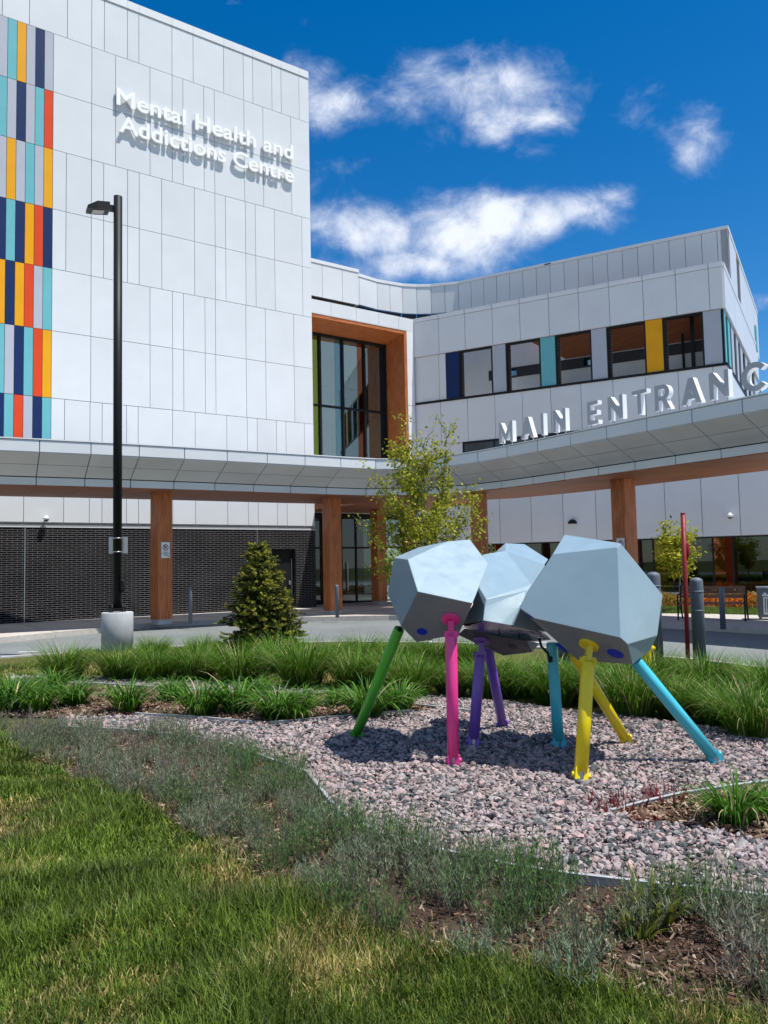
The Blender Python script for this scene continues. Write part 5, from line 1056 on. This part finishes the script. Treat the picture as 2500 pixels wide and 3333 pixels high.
def leg(top,foot,m,r=.047,bracket=True,clevis=True,label=None,nrm=None):
    a=np.array(top);b=np.array(foot);d=(b-a)/np.linalg.norm(b-a); mb=MB(); s0=a+d*(.13 if bracket else 0); e=b-d*.055
    q=np.cross(d,[0,1,0]); q/=np.linalg.norm(q); w_=np.cross(d,q)
    mb.tube([tuple(s0),tuple(s0+d*.02),tuple(a+(e-a)*.5),tuple(e)],[r*.9,r,r,r*.97],20)
    for sgn in (-1,1):   # fork cheeks at the foot
        c=e-d*.02+q*sgn*r*.60; mb.hexa([tuple(c+q*x*.017+w_*y*.03) for x,y in ((-1,-1),(1,-1),(1,1),(-1,1))],[tuple(c+d*.085+q*x*.017+w_*y*.03) for x,y in ((-1,-1),(1,-1),(1,1),(-1,1))])
    o=mb.build('leg',m,ant,fix=True)
    if label: o['label']=label
    mb=MB(); c=b-d*.03; mb.tube([tuple(c-q*r*1.34),tuple(c-q*r*1.3),tuple(c-q*r*1.12),tuple(c+q*r*1.12),tuple(c+q*r*1.3),tuple(c+q*r*1.34)],[.012,.018,.018,.018,.018,.012],12); mb.build('pivot_pin',m,o)
    mb=MB(); c=b-d*.06; mb.hexa([tuple(c+q*x*.016+w_*y*.02) for x,y in ((-1,-1),(1,-1),(1,1),(-1,1))],[tuple(b+d*.03+q*x*.016+w_*y*.02) for x,y in ((-1,-1),(1,-1),(1,1),(-1,1))]); mb.build('ground_lug','steel',o,fix=True)
    if bracket:
        mb=MB(); nn=np.array(nrm) if nrm is not None else d; mb.tube([tuple(a-nn*.02),tuple(a+nn*.022)],r*1.5,24); mb.hexa([tuple(a+d*.02+q*x*.022+w_*y*.035) for x,y in ((-1,-1),(1,-1),(1,1),(-1,1))],[tuple(a+d*.17+q*x*.018+w_*y*.022) for x,y in ((-1,-1),(1,-1),(1,1),(-1,1))])
        for sgn in (-1,1):
            c=a+d*.10+q*sgn*r*.72; mb.hexa([tuple(c+q*x*.014+w_*y*.026) for x,y in ((-1,-1),(1,-1),(1,1),(-1,1))],[tuple(c+d*.06+q*x*.014+w_*y*.03) for x,y in ((-1,-1),(1,-1),(1,1),(-1,1))])
            mb.tube([tuple(a+d*.125+q*sgn*r*.8),tuple(a+d*.125+q*sgn*r*1.25)],.022,12)
        mb.build('mount_bracket',m,o,fix=True)
    return o
GZ=.16
p_,q_=onplane('head',3,1467,2012); leg(p_,G(1476,2487,GZ),'pink_paint',nrm=q_,label='bright pink leg under the head')
leg(D(1300,2046,6.95),G(1157,2396,GZ),'green_paint',.047,False,label='green leg splayed to the left'); 
mb=MB(); c=D(1301,2047,6.86); mb.tube([tuple(c+np.array([0,-.03,0])),tuple(c+np.array([0,.05,.0]))],.022,14); mb.build('hinge_pin','black_metal',ant)
p_,q_=onplane('belly',0,1567,2084); leg(p_,G(1540,2427,GZ),'purple_paint',nrm=q_,label='purple leg nearer the camera'); leg(D(1583,2085,7.35),G(1637,2362,GZ),'purple_paint',.045,False,label='purple leg farther back')
leg(D(1796,2092,6.85),G(1820,2430,GZ),'cyan_paint',.047,False,label='blue-green leg at the middle'); p_,q_=onplane('abdomen',4,1918,2096); leg(p_,G(1890,2537,GZ),'yellow_paint',.05,nrm=q_,label='yellow leg in front')
leg(D(1868,2128,6.65),G(2042,2415,GZ),'yellow_paint',.045,False,label='yellow leg behind'); leg(D(2068,2150,6.25),G(2335,2476,GZ),'cyan_paint',.047,False,label='sky blue leg splayed to the right')
mb=MB(); mb.tube([tuple(D(1756,2080,6.8)),tuple(D(1762,2104,6.74)),tuple(D(1783,2126,6.72)),tuple(D(1791,2148,6.76))],.011,10); mb.tube([tuple(D(1791,2140,6.75)),tuple(D(1792,2152,6.77))],.019,10); mb.build('cable','rubber',ant)

# ---------------------------------------------------------------- street furniture
def bollard(name,x,y,z0,h,r,m,label,cat='bollard',group=None,bands=True):
    t=thing(name,label,cat,(x,y,z0),group); mb=MB(); mb.lathe((x,y,z0),[(r,0),(r,h-.07),(r*.98,h-.045),(r*.93,h-.02),(r*.7,h-.006),(r*.35,h+.006),(r*.05,h+.01)],24); b=mb.build('post',m,t)
    if bands:
        mb=MB(); mb.lathe((x,y,z0),[(r+.001,h-.20),(r+.006,h-.195),(r+.006,h-.18),(r+.001,h-.175)],24); mb.build('band',m,t); mb=MB(); mb.lathe((x,y,z0),[(r+.001,h-.46),(r+.005,h-.455),(r+.005,h-.445),(r+.001,h-.44)],24); mb.build('band',m,t)
    return t
b_=G(2280,2192,.12); bollard('bollard',b_[0],b_[1],.12,(2192-1886)*b_[1]/FL,.088,'bollard_paint','thick grey bollard just right of the red pole')
b_=G(2140,2198,.12); bollard('bollard',b_[0],b_[1],.12,(2198-1868)*b_[1]/FL,.092,'bollard_paint','thick grey bollard left of the red pole, partly behind the abdomen of the sculpture')
b_=G(1838,2175,.12); bollard('bollard',b_[0],b_[1],.12,.86,.09,'bollard_paint','thick grey bollard mostly hidden behind the blue-green leg of the sculpture')
for u,v0,v1,r,lab in ((620,1914,2030,.057,'slim grey bollard on the pavement right of the first timber column'),(1098,1905,2010,.057,'slim grey bollard in front of the timber column at the entrance'),(2354,1914,2048,.06,'slim grey bollard across the road in front of the bench')):
    b_=G(u,v1,.15); bollard('slim_bollard',b_[0],b_[1],.15,(v1-v0)*b_[1]/FL,r,'bollard_paint',lab,bands=False)
# red pole
a=G(2241,2196,.12); tpx=D(2223,1672,a[1]); rp=thing('red_pole','tall leaning dark red pole beside the grey bollards','pole',tuple(a)); mb=MB(); mb.tube([tuple(a),tuple(a+(tpx-a)*.5),tuple(tpx)],[.030,.031,.033],14); mb.build('shaft','red_paint',rp)
mb=MB(); q=a+(tpx-a)*.78; mb.tube([tuple(q+np.array([.03,0,-.16])),tuple(q+np.array([.045,0,-.06])),tuple(q+np.array([.04,0,.06])),tuple(q+np.array([.02,0,.12]))],[.012,.032,.028,.008],10); mb.build('reflector_clamp','red_paint',rp)
mb=MB(); mb.tube([tuple(tpx+(a-tpx)*.002),tuple(tpx+(tpx-a)*.005)],.035,14); mb.build('cap','red_paint',rp)
# yellow hydrant, mostly hidden
h_=G(2100,2200,.12); hy=thing('fire_hydrant','yellow hydrant body showing behind the abdomen and left of the bollard','hydrant',tuple(h_)); mb=MB(); hgt=.62
mb.lathe(tuple(h_),[(.14,0),(.14,.03),(.10,.04),(.10,hgt-.14),(.125,hgt-.13),(.125,hgt-.10),(.10,hgt-.06),(.06,hgt-.02),(.02,hgt)],20); mb.build('barrel','yellow_paint',hy)
mb=MB(); mb.tube([(h_[0]-.16,h_[1],.12+.38),(h_[0]+.16,h_[1],.12+.38)],.05,12); mb.build('outlet','yellow_paint',hy)
# lamp
lx_,ly_=D(382,2100,15.9)[:2]; zb=.12; ztop=D(382,1992,15.9)[2]; lamp=thing('street_lamp','tall black lamp post on a round concrete base with one square head','street lamp',(lx_,ly_,zb))
mb=MB(); mb.lathe((lx_,ly_,0),[(.30,.0),(.30,ztop-.02),(.285,ztop)],36); mb.build('concrete_base','concrete_base',lamp)
zt=D(383,640,15.9)[2]; mb=MB(); mb.tube([(lx_,ly_,ztop+.04),(lx_,ly_,zt)],.085,24); mb.build('pole','black_metal',lamp)
mb=MB(); f=Frame((lx_,ly_),.5); mb.fbox(f,-.15,.15,-.15,.15,ztop+.055,ztop+.075)
for sx in (-1,1):
    for sy in (-1,1): q=f.pt(sx*.12,sy*.12,0); mb.tube([(q[0],q[1],ztop),(q[0],q[1],ztop+.15)],.014,8); mb.tube([(q[0],q[1],ztop+.08),(q[0],q[1],ztop+.11)],.026,6)
mb.build('anchor_plate','black_metal',lamp)
mb=MB(); mb.tube([(lx_+.07,ly_-.04,ztop+.62),(lx_+.125,ly_-.03,ztop+.60),(lx_+.125,ly_-.03,ztop+.42),(lx_+.07,ly_-.04,ztop+.38)],.03,10); mb.build('hand_hole_cover','black_metal',lamp)
# head: tapered housing pointing left and slightly to camera
hz=D(340,690,15.9)[2]; hd=Frame((lx_-.08,ly_),math.pi+R(28)); mb=MB(); P=hd.pt
def hx(s0,s1,w0,w1,zt0,zt1,zb0,zb1): mb.hexa([P(s0,-w0,zb0),P(s1,-w1,zb1),P(s1,w1,zb1),P(s0,w0,zb0)],[P(s0,-w0,zt0),P(s1,-w1,zt1),P(s1,w1,zt1),P(s0,w0,zt0)])
hx(.10,.34,.15,.16,hz+.13,hz+.10,hz-.03,hz-.06); hx(.34,.52,.16,.14,hz+.10,hz-.01,hz-.06,hz-.08); mb.fbox(hd,0,.12,-.04,.04,hz+.0,hz+.12)
h=mb.build('lamp_head','black_metal',lamp,fix=True); mb=MB(); mb.hexa([P(.20,-.09,hz-.052),P(.42,-.09,hz-.082),P(.42,.09,hz-.082),P(.20,.09,hz-.052)],[P(.20,-.09,hz-.045),P(.42,-.09,hz-.07),P(.42,.09,hz-.07),P(.20,.09,hz-.045)]); mb.build('lens','lamp_lens',h,fix=True)
# sign seen from behind on the lamp pole
s1_=D(346,1778,15.9+.25); s2_=D(404,1778,15.9+.1); ps=thing('pole_sign','back of a small grey sign strapped to the lamp pole','sign',(lx_,ly_+.1,D(375,1802,15.9)[2])); f=Frame((lx_-.03,ly_+.105),R(12)); z0_,z1_=D(375,1802,16)[2],D(375,1748,16)[2]
mb=MB(); mb.fbox(f,-.17,.19,-.012,.0,z0_,z1_); o=mb.build('panel','steel',ps,bevel=0); mb=MB()
for z in (z0_+.03,z1_-.03): mb.lathe((lx_,ly_,z),[(.087,-.01),(.092,-.008),(.092,.008),(.087,.01)],24)
mb.build('strap','steel',ps)
# signs on columns
def park_sign(fr,s_,o,zc,label,w=.145,h=.235):
    t=thing('parking_sign',label,'sign',fr.pt(s_,o,zc)); mb=MB(); mb.fbox(fr,s_-w,s_+w,o,o+.006,zc-h,zc+h); mb.build('backing','steel',t)
    mb=MB(); mb.fbox(fr,s_-w+.02,s_+w-.02,o+.006,o+.009,zc-h+.02,zc+h-.02); mb.build('sign_face','sign_white',t)
    mb=MB(); k=32; zc2=zc+.075
    for i in range(k):
        a0,a1=2*math.pi*i/k,2*math.pi*(i+1)/k; mb.face([fr.pt(s_+math.cos(a)*r,o+.0105,zc2+math.sin(a)*r) for a,r in ((a0,.072),(a0,.094),(a1,.094),(a1,.072))][::-1])
    mb.build('prohibition_ring','sign_maroon',t)
    mb=MB(); c,s0=math.cos(R(135)),math.sin(R(135)); mb.face([fr.pt(s_+c*x-s0*y,o+.0125,zc2+s0*x+c*y) for x,y in ((-.075,-.009),(.075,-.009),(.075,.009),(-.075,.009))]); mb.build('slash','sign_maroon',t)
    for body,size,dz,m,off in (('P',.15,.022,'sign_black',.004),('PASSENGER',.036,-.075,'sign_black',.0006),('LOADING ONLY',.033,-.115,'sign_black',.0006),('ZONE',.05,-.163,'sign_black',.001)):
        me=text_mesh(body,size,0,off,None); vs=[tuple(v.co) for v in me.vertices]; x0=min(v[0] for v in vs);x1=max(v[0] for v in vs); b=MB()
        for f in me.polygons: b.face([fr.pt(s_+vs[i][0]-(x0+x1)/2,o+.0115,zc+dz+vs[i][1]) for i in f.vertices])
        b.build('lettering',m,t)
    mb=MB(); mb.face([fr.pt(s_+.07,o+.0115,zc-.20),fr.pt(s_+.115,o+.0115,zc-.175),fr.pt(s_+.07,o+.0115,zc-.15)]); mb.build('arrow','sign_black',t)
zsg=D(531,1790,23.3)[2]; park_sign(col1,-.0,.235,zsg,'white no-parking sign on the first timber column at left')
# camera facing edge of a second sign on the column behind the sculpture
f3=Frame(col3.P,col3.a); zs=D(2020,1778,22.2)[2]; park_sign(f3,.05,.243,zs,'white parking sign on the timber column, mostly hidden behind the sculpture')
# cameras and wall light
def seccam(P,fr,label,m,s_=1.0):
    t=thing('security_camera',label,'camera',P); mb=MB(); q=np.array(P); n=np.array([fr.n[0],fr.n[1],0]); 
    mb.lathe(tuple(q+n*.16*s_+np.array([0,0,-.07*s_])),[(.05*s_,0),(.075*s_,.02*s_),(.11*s_,.06*s_),(.11*s_,.075*s_),(.05*s_,.10*s_),(.045*s_,.15*s_)],18); mb.tube([tuple(q),tuple(q+n*.16*s_+np.array([0,0,.06*s_]))],.03*s_,10); mb.build('housing',m,t)
    mb=MB(); mb.lathe(tuple(q+n*.16*s_+np.array([0,0,-.11*s_])),[(.012*s_,0),(.05*s_,.012*s_),(.065*s_,.04*s_)],16); mb.build('dome','black_metal',t)
def onf(fr,u,v):
    d=ray(u,v); n=np.array([fr.n[0],fr.n[1],0]); P=np.array([fr.P[0],fr.P[1],0]); return tuple(CAM+d*(((P-CAM)@n)/(d@n)))
seccam(onf(TF,147,1688),TF,'white dome camera on the tower wall above the black brick','white_trim',1.0); seccam(onf(WF,2378,1678),WF,'white dome camera on the wing wall at right','white_trim',1.25)
lp=np.array(onf(WF,1864,1705)); wl=thing('wall_light','black half-dome wall light on the shaded wing wall','wall light',tuple(lp)); mb=MB(); n=np.array([WF.n[0],WF.n[1],0])
mb.lathe(tuple(lp+n*.02),[(.20,0),(.20,.03),(.185,.09),(.14,.15),(.07,.19),(.01,.2)],24); mb.build('shade','black_metal',wl); mb=MB(); mb.lathe(tuple(lp+n*.02+np.array([0,0,-.012])),[(.12,0),(.16,.011)],20); mb.build('diffuser','lamp_lens',wl)
# bench
A0=G(2249,2017,.15);A1=G(2424,2022,.15); bf=Frame(A0,math.atan2(A1[1]-A0[1],A1[0]-A0[0])); BL=math.dist(A0[:2],A1[:2]); BL=max(BL,1.35)
bf=Frame(A1,TW); bench=thing('park_bench','park bench with brown slats and black metal ends in front of orange shrubs','bench',tuple(bf.pt(-.7,-.3,.15)))
mb=MB()
for i in range(4): mb.fbox(bf,-1.55,.0,-.13-i*.115,-.03-i*.115,.56,.60,swap=True)
mb.build('seat','bench_wood',bench,bevel=.004); mb=MB()
for i in range(3):
    z=.70+i*.105; o_=-.50-.035*i; mb.fbox(bf,-1.55,0,o_-.035,o_,z,z+.09,swap=True)
mb.build('backrest','bench_wood',bench,bevel=.004)
for s_ in (-1.56,.02):
    mb=MB(); P=bf.pt; mb.tube([P(s_,.02,.15),P(s_,-.02,.35),P(s_,-.03,.56),P(s_,.0,.72),P(s_,-.06,.79),P(s_,-.3,.80),P(s_,-.48,.77)],.022,8); mb.tube([P(s_,-.66,.15),P(s_,-.5,.42),P(s_,-.49,.6),P(s_,-.6,1.02)],.022,8); mb.tube([P(s_,-.02,.545),P(s_,-.5,.545)],.018,8)
    mb.tube([P(s_,-.06,.30),P(s_,-.16,.46),P(s_,-.28,.50),P(s_,-.40,.46),P(s_,-.52,.3)],.012,8); mb.build('end_frame','black_metal',bench)
# bin
bn=G(2470,2018,.15); nf=Frame((bn[0],bn[1]),TW+.12); bb=thing('litter_bin','grey metal litter bin with white bin symbol at the right edge','bin',tuple(nf.pt(.3,-.3,.15)))
mb=MB(); mb.fbox(nf,0,.62,-.55,0,.21,.93); bo=mb.build('body','bin_grey',bb,bevel=.012); mb=MB(); mb.fbox(nf,-.02,.64,-.57,.02,.935,.975); mb.build('lid','steel',bb,bevel=.008)
mb=MB()
for a in (.03,.55): 
    for o_ in (-.5,-.06): mb.fbox(nf,a,a+.05,o_-.02,o_+.02,.15,.21)
mb.build('foot','bin_grey',bb)
mb=MB(); F_=lambda a,b,z0,z1:mb.face([nf.pt(a,.003,z0),nf.pt(b,.003,z0),nf.pt(b,.003,z1),nf.pt(a,.003,z1)])
F_(.10,.38,.74,.79); F_(.13,.20,.79,.83)
for a,b in ((.12,.155),(.18,.205),(.23,.255),(.28,.305),(.325,.36)): F_(a,b,.33,.72)
F_(.12,.36,.29,.33); F_(.12,.36,.685,.72); mb.build('bin_symbol','sign_white',bb)
# small white stake in the grass behind the head
s_=D(1400,2126,13.6); s_[2]=.12; mb=MB(); t_=D(1400,2086,13.6); mb.tube([(s_[0],s_[1],.12),(t_[0],t_[1],t_[2])],.02,8); mb.tube([(t_[0],t_[1],t_[2]-.06),(t_[0],t_[1],t_[2])],.035,8); tag(mb.build('marker_stake','sign_white'),'short white stake in the grass behind the head of the sculpture','stake')
for o in bpy.data.objects:
    if '_w' in o: del o['_w']
print('objects',len(bpy.data.objects))
